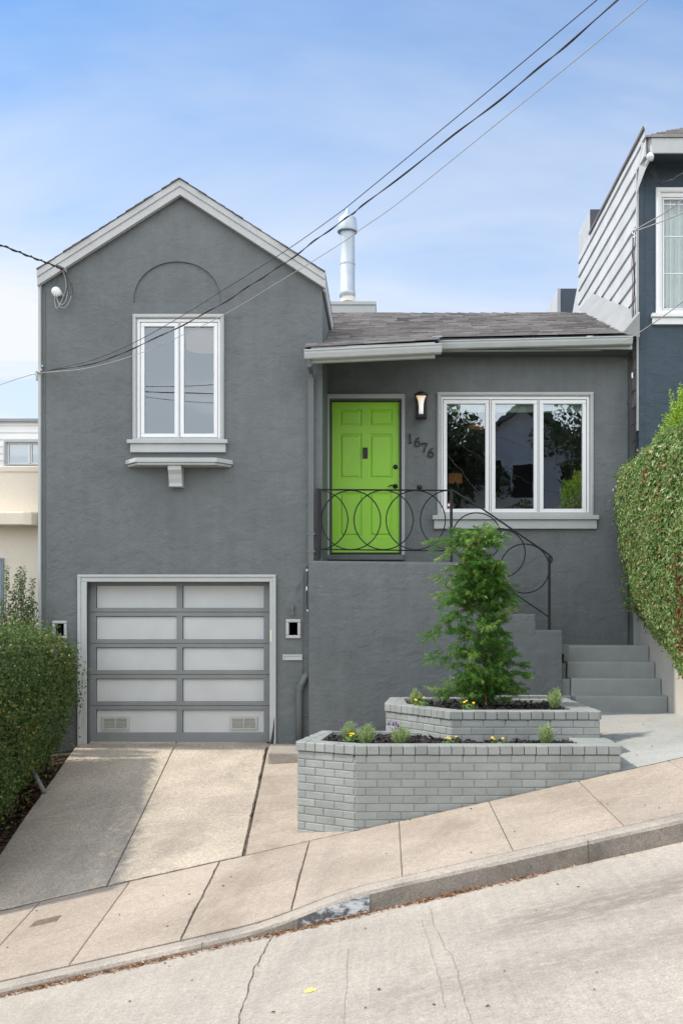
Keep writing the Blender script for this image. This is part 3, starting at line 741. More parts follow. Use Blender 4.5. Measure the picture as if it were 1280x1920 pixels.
mb.add(vs, [(i, (i + 1) % n, (i + 1) % n + n, i + n) for i in range(n)] + [tuple(range(n)), tuple(range(n, 2 * n))]); mb.build('bracket', M_trim, shelf, bevel=.004)

# small framed vents beside the garage, mail slot
def smallframe(name, a, b, c, e, w, D=G):
    mb = MB(); x0, x1, z0, z1 = X(a, D), X(c, D), Z(e, D), Z(b, D); k = w * D / F
    mb.ring(x0, x1, z0, z1, x0 + k, x1 - k, z0 + k, z1 - k, D - .028, D + .03); return mb.build(name, M_trim, house, bevel=.01)
smallframe('vent_frame', 536, 1161, 564, 1197, 6); smallframe('vent_frame', 99, 1164, 126.5, 1198, 5.5)
mb = MB(); mb.ring(X(530, G), X(567, G), Z(1238, G), Z(1227, G), X(534, G), X(563, G), Z(1236, G), Z(1230.3, G), G - .018, G + .001); ms = mb.build('mail_slot', M_trim, house, bevel=.004)
mb = MB(); mb.pbox(534, 1230.3, 563, 1236, G - .010, G + .001, G); mb.build('flap', M_gutter, ms)
mb = MB(); mb.lathe([(0, 0), (.018, 0), (.018, -.07), (.014, -.085), (.012, -.10), (.02, -.105), (.02, -.13), (.0, -.13)], (X(549, G), G - .045, Z(1134, G)), 14); mb.tube([(X(549, G), G - .045, Z(1137, G)), (X(549, G), G + .01, Z(1137, G))], .014, 8)
mb.build('spigot', M_wallgrey, house, smooth=True)
# drain pipe with an elbow, wires
mb = MB(); Dp = 12.84; r = .042
mb.tube([(X(578, 12.86), 12.86, Z(1262, 12.86)), (X(570, Dp), Dp, Z(1272, Dp)), (X(563.5, Dp), Dp, Z(1286, Dp)), (X(561, Dp), Dp, Z(1294, Dp)), (X(561, Dp), Dp, Z(1400, Dp))], r, 14)
mb.lathe([(r + .008, Z(1294, Dp)), (r + .008, Z(1282, Dp))], (X(561.5, Dp), Dp, 0), 14)
mb.build('drain_pipe', M_wallgrey, house, smooth=True)
mb = MB(); mb.box(X(560, G), X(578, G), G - .02, G - .01, Z(1342, G), Z(1339, G)); mb.build('pipe_strap', M_wallgrey, house)
mb = MB(); w = lambda pts, r=.004, D=G - .012: mb.tube([(X(a, D), D, Z(b, D)) for a, b in pts], r, 6)
w([(569, 1070), (568.5, 1150), (567, 1240), (567, 1262)]); w([(569, 1085), (558, 1100), (554, 1116)], .003); w([(569, 1130), (560, 1127)], .0025)
mb.build('conduit', M_wallgrey, house)
mb = MB(); w([(575, 1062), (576, 1080), (575.5, 1100), (575, 1125), (577, 1145)], .006, 12.82); mb.build('loose_wire', M_black, house)
for q in ((573.8, 1100, 575.8, 1107), (575.5, 1143, 577.5, 1146), (574, 1067, 576.5, 1071)):
    mb = MB(); mb.pbox(*q, 12.80, 12.82, 12.81); mb.build('wire_clip', M_white, house)

# ---------- garage door
gd = 13.04
mb = MB(); mb.ring(X(149, G), X(516, G), -1.45, Z(1079, G), X(164, G), X(506, G), -1.45, Z(1091, G), G - .03, G + .05); mb.ring(X(149, G) - .012, X(516, G) + .012, -1.45, Z(1077.5, G), X(153, G), X(513, G), -1.45, Z(1082.5, G), G - .045, G - .028)
mb.build('garage_casing', M_trim, house, bevel=.006)
gpx = [(180.5, 331.5), (342.5, 494.5)]; gpy = [(1097, 1140), (1155.5, 1199), (1214, 1257), (1272.5, 1315.5), (1331, 1374)]
gdo = subpart('garage_door', (X(335, gd), gd, -1.4), house)
def gq(a, b, c, e): return [(X(a, gd), Z(e, gd)), (X(c, gd), Z(e, gd)), (X(c, gd), Z(b, gd)), (X(a, gd), Z(b, gd))]
edges = [1088, 1147.7, 1206.3, 1264.7, 1323, 1391.5]
mb = MB()
for i in range(5):
    mb.cur = rng.random()
    mb.prism(gq(160, edges[i] + .35, 511, edges[i + 1] - .35), gd, gd + .05, [gq(a, gpy[i][0], c, gpy[i][1]) for a, c in gpx])
mb.build('door_frame', M_gframe, gdo, bevel=.003)
mb = MB(); mb.pbox(163, 1090, 508, 1392, gd + .052, gd + .06, gd); mb.build('backing', M_dark, gdo)
for i in range(5):
    for a, c in gpx:
        mb = MB(); mb.cur = rng.random(); mb.pbox(a + .9, gpy[i][0] + .9, c - .5, gpy[i][1] - .3, gd + .028, gd + .05, gd); pn = mb.build('panel', M_gpanel, gdo)
for (a, b, c, e) in ((190, 1344, 242.5, 1368.5), (430.5, 1344, 483, 1368.5)):
    mb = MB(); mb.ring(X(a, gd), X(c, gd), Z(e, gd), Z(b, gd), X(a + 5, gd), X(c - 5, gd), Z(e - 4, gd), Z(b + 4, gd), gd + .012, gd + .030)
    mb.box(X((a + c) / 2 - 1.3, gd), X((a + c) / 2 + 1.3, gd), gd + .016, gd + .028, Z(e - 4, gd), Z(b + 4, gd))
    n = 7
    for k in range(n):
        y = b + 5 + (e - b - 9) * k / (n - 1); z = Z(y, gd)
        mb.hexa([(X(a + 5, gd), gd + .014, z - .009), (X(c - 5, gd), gd + .014, z - .009), (X(c - 5, gd), gd + .027, z + .001), (X(a + 5, gd), gd + .027, z + .001)], [(X(a + 5, gd), gd + .014, z - .005), (X(c - 5, gd), gd + .014, z - .005), (X(c - 5, gd), gd + .027, z + .005), (X(a + 5, gd), gd + .027, z + .005)])
    mb.build('louvre_vent', paint('vent_paint', srgb(176, 176, 168), .5, var=.1, vs=8, b=0), gdo)
mb = MB(); mb.box(X(160, gd), X(511, gd), gd - .02, gd + .04, Z(1396, gd), Z(1391.6, gd)); mb.build('rubber_seal', M_dark, gdo)
mb = MB(); mb.box(X(150, G), X(520, G), G - .06, gd - .01, -1.46, Z(1394.5, 12.95)); mb.build('garage_sill', M_kerbc, house)
mb = MB(); mb.pbox(507, 1181, 510.3, 1203, G - .038, G - .03, G); mb.build('sticker', paint('cream_tape', srgb(226, 220, 200), .6, b=0), house)
mb = MB()  # rotted foot of the door jamb
mb.tube([(X(515, G), G - .04, Z(1342, G)), (X(514, G), G - .045, Z(1362, G)), (X(512, G), G - .045, Z(1384, G)), (X(509, G), G - .05, Z(1396, G))], [.004, .008, .018, .022], 7); mb.build('rotten_foot', paint('rotten_wood', (.06, .05, .042), .9, var=.4, vs=30, b=.8), house)

# ---------- front door
cs = MB(); cs.ring(X(613, W), X(757, W), Z(1041, W), Z(741.5, W), X(617.5, W), X(752.5, W), Z(1041, W), Z(747.5, W), W - .035, W + .02)
cs.ring(X(611.5, W), X(758.5, W), Z(1041, W), Z(740, W), X(613.6, W), X(756.4, W), Z(1041, W), Z(743, W), W - .05, W - .033)
df = cs.build('door_casing', M_trim, house, bevel=.005)
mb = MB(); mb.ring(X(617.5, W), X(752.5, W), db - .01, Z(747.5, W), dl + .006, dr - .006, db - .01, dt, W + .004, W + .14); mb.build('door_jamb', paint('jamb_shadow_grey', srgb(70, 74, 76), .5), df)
mb = MB(); mb.pbox(608, 1041, 757, 1051, W - .11, W + .05, W); mb.build('door_step', M_wall, df, bevel=.01)
mb = MB(); mb.pbox(621, 1036, 749.5, 1041, W - .03, W + .1, W); mb.build('threshold', paint('dark_bronze', (.03, .028, .025), .4, metal=.5), df)
dy = W + .045; door = subpart('front_door', ((dl + dr) / 2, dy, db), house)
pxs = [(636.5, 677.5), (692.5, 735)]; pys = [(766, 797.5), (812.5, 896), (923, 1005)]
def dq(a, b, c, e): return [(X(a, W), Z(e, W)), (X(c, W), Z(e, W)), (X(c, W), Z(b, W)), (X(a, W), Z(b, W))]
mb = MB(); mb.prism([(dl + .008, db), (dr - .008, db), (dr - .008, dt - .004), (dl + .008, dt - .004)], dy, dy + .04, [dq(a, b, c, e) for a, c in pxs for b, e in pys])
mb.box(dl + .009, dr - .009, dy + .016, dy + .039, db + .001, dt - .005)
mb.build('door_slab', M_door, door, bevel=.005)
for a, c in pxs:
    for b, e in pys:
        mb = MB(); g = 2.6; h = 5.2
        o1 = [(X(x, W), dy + .015, Z(y, W)) for x, y in ((a + g, e - g), (c - g, e - g), (c - g, b + g), (a + g, b + g))]
        i1 = [(X(x, W), dy + .003, Z(y, W)) for x, y in ((a + h, e - h), (c - h, e - h), (c - h, b + h), (a + h, b + h))]
        mb.add(o1 + i1, [(4, 5, 6, 7)] + [(k, (k + 1) % 4, (k + 1) % 4 + 4, k + 4) for k in range(4)]); mb.build('raised_panel', M_door, door)
mb = MB(); mb.pbox(680, 838.5, 689, 858.5, dy - .026, dy, W); bell = mb.build('doorbell', M_black, door, bevel=.004)
mb = MB(); mb.lathe([(0, .004), (.010, .003), (.012, 0)], (X(684.5, W), dy - .026, Z(849, W)), 14, (0, -1, 0)); mb.build('bell_button', paint('glossy_black', (.04, .04, .045), .15, b=0), door)
mb = MB(); mb.lathe([(.0, .028), (.022, .028), (.030, .018), (.032, .0)], (X(741, W), dy, Z(874.5, W)), 20, (0, -1, 0)); mb.build('deadbolt', M_black, door, smooth=True)
mb = MB(); hx, hz = X(741, W), Z(911, W); mb.lathe([(.0, .022), (.024, .022), (.031, .014), (.033, .0)], (hx, dy, hz), 20, (0, -1, 0)); mb.tube([(hx, dy, hz), (hx, dy - .055, hz)], .011, 10)
mb.tube([(hx + .005, dy - .055, hz), (hx - .03, dy - .058, hz + .008), (hx - .07, dy - .056, hz + .004), (hx - .10, dy - .05, hz - .012)], [.012, .010, .008, .006], 8); mb.build('door_handle', M_black, door, smooth=True)
mb = MB(); mb.lathe([(0, .004), (.006, .002), (.007, 0)], (X(668, W), dy, Z(783.5, W)), 10, (0, -1, 0)); mb.build('peephole', M_white, door)

# ---------- porch wall with stepped top
mb = MB(); q = PF
prof = [(X(578, q), -2.4), (X(1053, q), -2.4), (X(1053, q), Z(1181, q)), (X(1005.5, q), Z(1181, q)), (X(1005.5, q), Z(1151, q)), (X(962, q), Z(1151, q)), (X(962, q), Z(1120, q)), (X(913, q), Z(1120, q)), (X(913, q), Z(1088, q)), (X(866, q), Z(1088, q)), (X(866, q), Z(1054, q)), (X(578, q), Z(1051, q))]
mb.prism(prof, PF, PF + .17); mb.build('porch_wall', M_wall, house, bevel=.026, seg=3)
M_porch = paint('porch_floor_grey', srgb(120, 124, 124), .6, b=.3)
mb = MB(); mb.box(gr, X(870, q), PF + .17, W - .002, .55, .80)
for k in range(5): mb.box(.93 + k * .262, .93 + (k + 1) * .262 - .002, PF + .17, W - .002, -.3, .80 - .2 * (k + 1) + .002)
mb.build('porch_floor', M_porch, house)
# ------------------------------------------------------------------ things inside the rooms, seen through the panes
M_lampw = emit('warm_shade', (.55, .26, .09), .12); M_lampp = emit('pale_shade', (1.0, .72, .52), .10)
D_ = 16.0
mb = MB(); cx, cz = X(905, D_) , Z(800, D_); mb.lathe([(.02, .10), (.10, .07), (.20, .02), (.22, .0), (.20, -.01), (0, -.012)], (cx, D_, cz), 28)
p = thing('pendant_lamp', (cx, D_, cz), 'glowing amber saucer pendant lamp hanging behind the left pane of the triple window', 'lamp')
mb.build('lamp_shade', M_lampw, p, smooth=True); mb = MB(); mb.tube([(cx, D_, cz + .09), (cx, D_, 3.5)], .006, 6); mb.build('cord', M_black, p)
p = thing('drum_lamp', (X(851, D_), D_, 1.1), 'small warm drum shaded lamp low behind the left pane of the triple window', 'lamp')
mb = MB(); cz = Z(905, D_); mb.lathe([(.105, 0), (.105, .13)], (X(853, D_), D_, cz), 24); mb.build('lamp_shade', M_lampw, p)
mb = MB(); mb.tube([(X(853, D_), D_, cz + .02), (X(853, D_), D_, 1.12)], .012, 8); mb.lathe([(0, .0), (.08, 0), (.08, .02), (0, .03)], (X(853, D_), D_, 1.12), 20); mb.build('lamp_base', M_black, p)
D_ = 14.4; cx, cz = X(381, D_), Z(655, D_)
p = thing('ceiling_lamp', (cx, D_, cz), 'pale pleated drum ceiling lamp behind the upper right pane of the gable window', 'lamp')
mb = MB(); mb.lathe([(.0, .01), (.22, .0), (.225, .0), (.235, .20), (.0, .21)], (cx, D_, cz), 32); mb.build('lamp_shade', M_lampp, p); mb = MB(); mb.tube([(cx, D_, cz + .2), (cx, D_, 4.0)], .01, 6); mb.build('cord', M_black, p)
# roller blinds pulled up behind the triple window
for (a, c) in ((837.5, 909.5), (928, 1000), (1018, 1091)):
    mb = MB(); mb.pbox(a - 5, 748, c + 5, 771, W + .075, W + .082, W); mb.build('roller_blind', paint('pale_green_blind', srgb(196, 212, 200), .8, b=0), winr)
mb = MB(); mb.pbox(836, 936, 842, 955, W + .0235, W + .0245, W)
sx, sz = X(841.5, W), Z(946.5, W)
mb = MB(); mb.lathe([(0, .004), (.030, .004), (.032, .002)], (sx, W + .024, sz), 20, (0, -1, 0)); mb.build('alarm_sticker', paint('red_sticker', srgb(170, 40, 45), .5, b=0), winr)
mb = MB(); mb.lathe([(0, .0055), (.018, .0052), (.019, .004)], (sx, W + .024, sz), 16, (0, -1, 0)); mb.build('alarm_sticker', M_white, winr)

# ------------------------------------------------------------------ concrete steps
st = thing('stairs', (2.8, 13.0, -1.2), 'four grey painted concrete steps rising between the porch wall and the right retaining wall', 'stairs')
ds = [12.5, 12.8, 13.09, 13.39, 14.098]; zs = [-.785, -.592, -.40, -.203]
for k in range(4):
    mb = MB(); x0 = 2.24 + .0; mb.box(x0, 3.327, ds[k], ds[k + 1] + (.05 if k < 3 else 0), -1.35 + .002 * k, zs[k]); mb.build('step', M_step, st, bevel=.02, seg=3)
mb = MB()
for k in range(4): mb.box(2.10, 2.236, max(ds[k] + .06, PF + .0) if k < 1 else ds[k] + .06, ds[k + 1] + .058, -1.4 + .002 * k, zs[k] - .012)
mb.box(1.8, 2.10, 12.30, PF - .003, -1.4, -.79)
mb.build('stringer', M_step, st, bevel=.012)

# retaining wall on the right
mb = MB(); n = 16; M_ret = paint('pale_retaining_wall', srgb(190, 184, 174), .75, var=.1, vs=1.6, fine=.08, b=.5, bs=22, bd=.01)
for k in range(1):
    ys = [8.97 + (14.0 - 8.97) * i / n for i in range(n + 1)]
    zt = lambda y: -.70 + max(0, (y - 9.0)) * .18 + (.55 * sstep(13.2, 13.4, y))
    vs = []
    for y in ys: vs += [(3.33, y, -1.7), (3.33, y, zt(y) - .02), (3.35, y, zt(y)), (3.55, y, zt(y)), (3.57, y, -1.7)]
    mb.add(vs, [(5 * i + j, 5 * i + j + 1, 5 * i + j + 6, 5 * i + j + 5) for i in range(n) for j in range(4)] + [(0, 1, 2, 3, 4), tuple(range(5 * n, 5 * n + 5))])
tag(mb.build('retaining_wall', M_ret), 'pale plastered retaining wall under the right hedge beside the steps', 'wall')

# ------------------------------------------------------------------ brick planters
def brick_side(mb, p0, p1, ztop, zbot, course=.0685, blen=.2035, capw=.104, caph=.078, phase=0, cap=True, thick=.09, capd=.10, over=.013):
    """painted bricks along p0->p1 (outer face on the right-hand side looking p0->p1 ... normal n)"""
    p0, p1 = Vector(p0), Vector(p1); u = (p1 - p0); L = u.length; u.normalize(); n = Vector((u.y, -u.x))
    U, Nn = Vector((u.x, u.y, 0)), Vector((-n.x, -n.y, 0)); Zv = Vector((0, 0, 1)); g = .0045
    if cap:
        k = max(1, round(L / capw)); w = L / k
        for i in range(k):
            mb.cur = rng.random(); j = rng.uniform(-.003, .003); o = Vector((p0.x, p0.y, 0)) + U * (i * w + g / 2) - Nn * (over + rng.uniform(-.002, .003)); o.z = ztop - caph + j * .4
            mb.obox(o, U, Nn, Zv, w - g, capd, caph + j * .5 - .001)
    z = ztop - caph - .006; r = phase
    while z > zbot:
        off = -(blen / 2 if r % 2 else 0) - rng.uniform(0, .02); x = off
        while x < L:
            a, b = max(0, x), min(L, x + blen + rng.uniform(-.004, .004)); x = x + blen
            if b - a < .03: continue
            mb.cur = rng.random(); o = Vector((p0.x, p0.y, 0)) + U * (a + g / 2) - Nn * rng.uniform(-.0015, .002); o.z = z - course + g
            mb.obox(o, U, Nn, Zv, b - a - g, thick, course - g)
        z -= course; r += 1
def inset(poly, d):
    out = []; n = len(poly); P = [Vector(p) for p in poly]
    for i in range(n):
        e1 = (P[i] - P[i - 1]).normalized(); e2 = (P[(i + 1) % n] - P[i]).normalized()
        n1 = Vector((-e1.y, e1.x)); n2 = Vector((-e2.y, e2.x)); b = (n1 + n2).normalized(); out.append(tuple(P[i] + b * (d / max(.3, b.dot(n1)))))
    return out
def planter(name, label, poly, ztop, zbot, sides, wall, inner, soil, back=None):
    """poly counter-clockwise from above; sides = indices of brick faces"""
    t = thing(name, (sum(p[0] for p in poly) / len(poly), sum(p[1] for p in poly) / len(poly), zbot), label, 'planter')
    mb = MB()
    for i in sides:
        brick_side(mb, poly[i], poly[(i + 1) % len(poly)], ztop, zbot, phase=i)
    mb.build('brickwork', M_brick, t, bevel=.007)
    mb = MB(); a = inset(poly, .006); b = inner
    za = ztop - .009
    n = len(poly)
    # mortar core: ring between the outer outline and the bed
    mb.plan(a, zbot - .3, soil - .06)
    mb.build('mortar', M_mortar, t)
    mb = MB(); a = inset(poly, .03); m = len(a); vs = [(x, y, ztop - .0035) for x, y in a] + [(x, y, ztop - .0035) for x, y in b] + [(x, y, ztop - .2) for x, y in a] + [(x, y, ztop - .2) for x, y in b]
    fs = []
    for i in range(m):
        j = (i + 1) % m; fs += [(i, j, m + j, m + i), (m + i, m + j, 3 * m + j, 3 * m + i), (i, j, 2 * m + j, 2 * m + i)]
    mb.add(vs, fs); mb.build('coping', M_brick, t, bevel=.006)
    # bark mulch
    mb = MB(); xs = [p[0] for p in b]; ys = [p[1] for p in b]
    mb.cur = .2; mb.plan(b, soil - .08, soil - .01)
    def inside(x, y):
        c = False
        for i in range(len(b)):
            (x1, y1), (x2, y2) = b[i], b[i - 1]
            if (y1 > y) != (y2 > y) and x < (x2 - x1) * (y - y1) / (y2 - y1) + x1: c = not c
        return c
    cnt = 0
    while cnt < 1500:
        x, y = rng.uniform(min(xs), max(xs)), rng.uniform(min(ys), max(ys))
        if not inside(x, y): continue
        cnt += 1; mb.cur = rng.random(); e = Matrix.Rotation(rng.uniform(0, 6.3), 3, 'Z') @ Matrix.Rotation(rng.uniform(-.7, .7), 3, 'X') @ Matrix.Rotation(rng.uniform(-.7, .7), 3, 'Y')
        l, w_, h = rng.uniform(.02, .055), rng.uniform(.012, .028), rng.uniform(.005, .012)
        mb.obox(Vector((x, y, soil - .012 + rng.uniform(0, .022))), e.col[0], e.col[1], e.col[2], l, w_, h)
    o = mb.build('mulch', M_mulch, t); return t
lowp = [(-.771, 9.29), (-.256, 8.955), (1.984, 8.955), (1.984, 9.70), (-.02, 10.30), (-.60, 10.30)]
lowin = [(-.575, 9.40), (-.21, 9.16), (1.68, 9.16), (1.66, 9.66), (-.03, 10.24), (-.50, 10.24)]
planter('brick_planter', 'lower grey painted brick planter along the sidewalk with an angled left end', lowp, -.98, -2.15, [0, 1, 2, 5], .2, lowin, -1.02)
upp = [(.005, 10.68), (.597, 9.65), (1.95, 9.65), (1.95, 11.45), (1.2, 11.62), (.06, 11.62)]
upin = [(.22, 10.66), (.68, 9.86), (1.74, 9.86), (1.72, 11.25), (1.1, 11.52), (.20, 11.52)]
planter('brick_planter', 'upper grey painted brick planter holding the young conifer in front of the porch wall', upp, -.743, -1.5, [0, 1, 2, 3, 4, 5], .2, upin, -.785)
mb = MB(); brick_side(mb, (1.75, 11.50), (.95, 11.50), -.743 + .03, -.76, thick=.03, capd=.10); o = mb  # inner face of the back coping row
par = [q for q in bpy.data.objects if q.name == 'brick_planter.001'][0]
mb.build('brickwork', M_brick, par, bevel=.006)

# ------------------------------------------------------------------ iron railing
rp = PF + .08
rail = thing('railing', (X(720, rp), rp, Z(1052, rp)), 'black wrought iron railing with overlapping rings on the porch wall', 'railing')
def PX(px, py, D=rp): return (X(px, D), D, Z(py, D))
mb = MB(); mb.tube([PX(592, 918), PX(848, 919.5)], .010, 6); mb.tube([PX(848, 919.5), PX(905, 955), PX(1026, 1038), PX(1033, 1044), PX(1034.5, 1050), PX(1031, 1056), PX(1027.5, 1056)], .011, 8); mb.build('top_rail', M_black, rail)
mb = MB(); mb.tube([PX(592, 1030), PX(847, 1033)], .008, 6); mb.build('bottom_rail', M_black, rail); mb = MB(); mb.tube([PX(847, 1033), PX(1027, 1156)], .008, 6); mb.build('bottom_rail', M_black, rail)
for (px, a, b, w) in ((596.5, 916, 1052, .015), (845.5, 918, 1056, .017), (1029, 1043, 1181, .015)):
    mb = MB(); x = X(px, rp); mb.box(x - w, x + w, rp - w, rp + w, Z(b, rp), Z(a, rp)); mb.build('post', M_black, rail, bevel=.003)
mb = MB(); mb.tube([PX(600, 920), PX(601, 960), PX(602, 1000), PX(599, 1048)], .008, 6); mb.build('brace', M_black, rail)
def arc(cx, cy, r, a0, a1, off=0, n=40):
    pts = []
    for k in range(n + 1):
        a = R(a0 + (a1 - a0) * k / n); x, _, z = PX(cx + r * math.cos(a), cy - r * math.sin(a)); pts.append((x, rp + off, z))
    mb = MB(); mb.tube(pts, .0075, 6, cap=abs(a1 - a0) < 359); mb.build('ring', M_black, rail)
for k, (cx, a0, a1) in enumerate(((596.5, -89, 89), (657.7, 0, 360), (718.8, 0, 360), (779, 0, 360), (843, 91, 269))):
    arc(cx, 975, 55.5, a0, a1, .006 if k % 2 else -.006)
for k, (cx, cy) in enumerate(((893, 1007.5), (938, 1037), (983, 1066))): arc(cx, cy, 46, 0, 360, .006 if k % 2 else -.006)

# ------------------------------------------------------------------ wall lamp, house numbers, camera
lx = X(789, W); lamp = thing('wall_lamp', (lx, W, Z(785, W)), 'black lantern wall lamp with a lit white trumpet tube between door and window', 'lamp')
q = 13.99; mb = MB()
mb.box(lx - .055, lx + .055, W - .02, W + .002, Z(784, W), Z(737, W)); mb.build('back_plate', M_black, lamp)
lx2 = X(789, q); mb = MB(); mb.lathe([(0, .052), (.02, .05), (.045, .042), (.082, .018), (.092, .012), (.092, 0), (0, -.0)], (lx2, q, Z(741.5, q)), 28); mb.build('cap', M_black, lamp, smooth=False)
mb = MB(); mb.box(lx2 - .074, lx2 + .074, q - .074, q + .074, Z(784.5, q), Z(779.5, q)); mb.build('base', M_black, lamp, bevel=.004)
mb = MB()
for sx in (-1, 1):
    for sy in (-1, 1): mb.box(lx2 + sx * .07 - .0045, lx2 + sx * .07 + .0045, q + sy * .07 - .0045, q + sy * .07 + .0045, Z(779.5, q), Z(742, q))
mb.ring(lx2 - .074, lx2 + .074, Z(779.5, q), Z(742, q), lx2 - .066, lx2 + .066, Z(778, q), Z(744, q), q - .0765, q - .0745)
mb.build('cage', M_black, lamp)
mt = Mat('lit_tube'); sp = mt.n.new('ShaderNodeSeparateXYZ'); mt.l.new(mt.pos, sp.inputs[0]); tz_ = mt.rng(sp.outputs['Z'], Z(760, q), Z(744, q))
mt.base((.85, .85, .85)); mt.lk(mt.mix(tz_, (.9, .88, .84), (1.0, .72, .36)), mt.b.inputs['Emission Color']); mt.set(Emission_Strength=.42)
mb = MB(); mb.lathe([(.0, Z(779, q)), (.030, Z(779, q)), (.030, Z(763, q)), (.034, Z(757, q)), (.042, Z(750, q)), (.056, Z(745, q)), (.066, Z(742.5, q)), (0, Z(742.3, q))], (lx2, q, 0), 28); mb.build('light_tube', mt.m, lamp, smooth=True)

def stroke(mb, pts, ws, y0, y1, origin, sc):
    """flat raised stroke through pts (x,z) with widths ws"""
    P = [Vector(p) for p in pts]; lf, rt = [], []
    for i, p in enumerate(P):
        t = (P[min(i + 1, len(P) - 1)] - P[max(i - 1, 0)]).normalized(); n = Vector((-t.y, t.x)) * (ws[i] if isinstance(ws, list) else ws) / 2
        lf.append(p + n); rt.append(p - n)
    n = len(P); vs = []
    for y in (y0, y1):
        for a in (lf, rt): vs += [(origin[0] + q.x * sc, y, origin[1] + q.y * sc) for q in a]
    fs = []
    for i in range(n - 1):
        fs += [(i, i + 1, n + i + 1, n + i), (2 * n + i, 2 * n + i + 1, 3 * n + i + 1, 3 * n + i), (i, i + 1, 2 * n + i + 1, 2 * n + i), (n + i, n + i + 1, 3 * n + i + 1, 3 * n + i)]
    fs += [(0, n, 3 * n, 2 * n), (n - 1, 2 * n - 1, 4 * n - 1, 3 * n - 1)]; mb.add(vs, fs)
def digit(ch, px, py, hpx=17):
    mb = MB(); sc = hpx * W / F; o = (X(px, W), Z(py, W)); y0, y1 = W - .022, W - .004
    if ch == '1':
        stroke(mb, [(0, .5), (0, -.5)], .15, y0, y1, o, sc); stroke(mb, [(-.2, -.46), (.2, -.46)], .09, y0 - .001, y1 + .001, o, sc); stroke(mb, [(-.22, .30), (-.1, .38), (.0, .5)], [.05, .10, .08], y0 - .001, y1 + .001, o, sc)
    if ch == '7':
        stroke(mb, [(-.3, .43), (.32, .43)], .15, y0, y1, o, sc); stroke(mb, [(.27, .42), (.1, .1), (-.02, -.2), (-.06, -.5)], [.08, .12, .15, .17], y0 - .001, y1 + .001, o, sc); stroke(mb, [(-.28, .48), (-.30, .22)], [.1, .06], y0 - .0005, y1 + .0005, o, sc)
    if ch == '6':
        ring = [(.0 + .26 * math.cos(a), -.2 + .28 * math.sin(a)) for a in [2 * math.pi * k / 28 for k in range(29)]]
        stroke(mb, ring, [.10 + .05 * abs(math.cos(2 * math.pi * k / 28)) for k in range(29)], y0, y1, o, sc)
        stroke(mb, [(.24, .46), (.10, .44), (-.08, .32), (-.2, .12), (-.26, -.1), (-.26, -.2)], [.10, .10, .12, .13, .14, .14], y0 - .001, y1 + .001, o, sc)
    return mb
nums = thing('house_number', (X(788, W), W, Z(850, W)), 'black serif numerals 1676 stepping down the wall under the lamp', 'house number')
for ch, px, py in (('1', 768.5, 822.5), ('6', 782, 829), ('7', 795.5, 839), ('6', 807, 849)): digit(ch, px, py).build('digit', M_black, nums)
mb = MB(); mb.lathe([(.0, .03), (.024, .028), (.034, .018), (.036, 0), (.030, -.022), (.018, -.03), (0, -.032)], (X(786, 13.98), 13.98, Z(914, 13.98)), 20); mb.tube([(X(786, 13.98), 13.98, Z(915, 13.98)), (X(786, W), W, Z(917, W))], .012, 8)
tag(mb.build('dome_camera', paint('glossy_black_dome', (.015, .015, .016), .12, b=0), smooth=True), 'small black dome camera on the wall just above the railing right of the door', 'camera')

# ------------------------------------------------------------------ cables
def curve(pts, n=14):
    """smooth (Catmull-Rom) through points"""
    P = [Vector(p) for p in pts]; P = [P[0] * 2 - P[1]] + P + [P[-1] * 2 - P[-2]]; out = []
    for i in range(1, len(P) - 2):
        for k in range(n):
            t = k / n; a, b, c, d = P[i - 1], P[i], P[i + 1], P[i + 2]
            out.append(.5 * ((2 * b) + (c - a) * t + (2 * a - 5 * b + 4 * c - d) * t * t + (3 * b - a - 3 * c + d) * t * t * t))
    return out + [P[-2]]
def cable(name, label, pts, r, m, twist=None):
    mb = MB(); c = curve(pts); mb.tube(c, r, 6)
    if twist:
        tw = []
        for i, p in enumerate(c): a = i * twist; tw.append(p + Vector((math.cos(a), math.cos(a + 1), math.sin(a))) * r * 1.25)
        mb.tube(tw, r * .8, 6)
    return tag(mb.build(name, m, smooth=True), label, 'cable', 'cables')
def PD(px, py, D): return (X(px, D), D, Z(py, D))
def run(pts, shift=0):
    """overhead line climbing away from the house corner and on across the street"""
    P = [PD(px, py, 12.85 - (px - 74) / (1118 - 74) * 5.85 - shift * (px - 74) / 1044) for px, py in pts]; a, b = Vector(P[-2]), Vector(P[-1]); u = (b - a) / (a.y - b.y)
    return P + [tuple(b + u * 3), tuple(b + u * 8 + Vector((0, 0, .25)))]
cable('overhead_cable', 'topmost dark overhead cable running from the left house corner to the upper right', run([(74, 697), (170, 676), (250, 643), (330, 599), (420, 543), (540, 467), (640, 396), (660, 380), (900, 183), (1118, 0)]), .0038, M_cable)
cable('overhead_cable', 'thickest twisted overhead cable, middle of the three crossing the gable window', run([(74, 698), (180, 680), (250, 653), (340, 611), (420, 567), (480, 528), (540, 489), (600, 444), (653, 406), (687, 380), (850, 254), (1000, 136), (1158, 0)], .25), .0050, M_cable, .42)
cable('overhead_cable', 'lowest and thinnest pale grey overhead cable crossing below the flue cap', run([(74, 699), (160, 691), (250, 667), (330, 634), (420, 590), (540, 518), (640, 456), (670, 434), (747, 380), (900, 257), (1080, 111), (1213, 0)], .5), .0036, M_cablegrey)
cable('drop_cable', 'twisted dark service drop reaching the gable corner from the upper left', [(-8.5, -2.5, 6.2), (-5.6, 4.0, 4.3), PD(-320, 352, 8.0), PD(-120, 420, 10.2), PD(0, 459, 11.5), PD(60, 482, 12.1), PD(100, 497, 12.6), PD(118, 505, 12.84)], .0085, M_cable, 1.1)
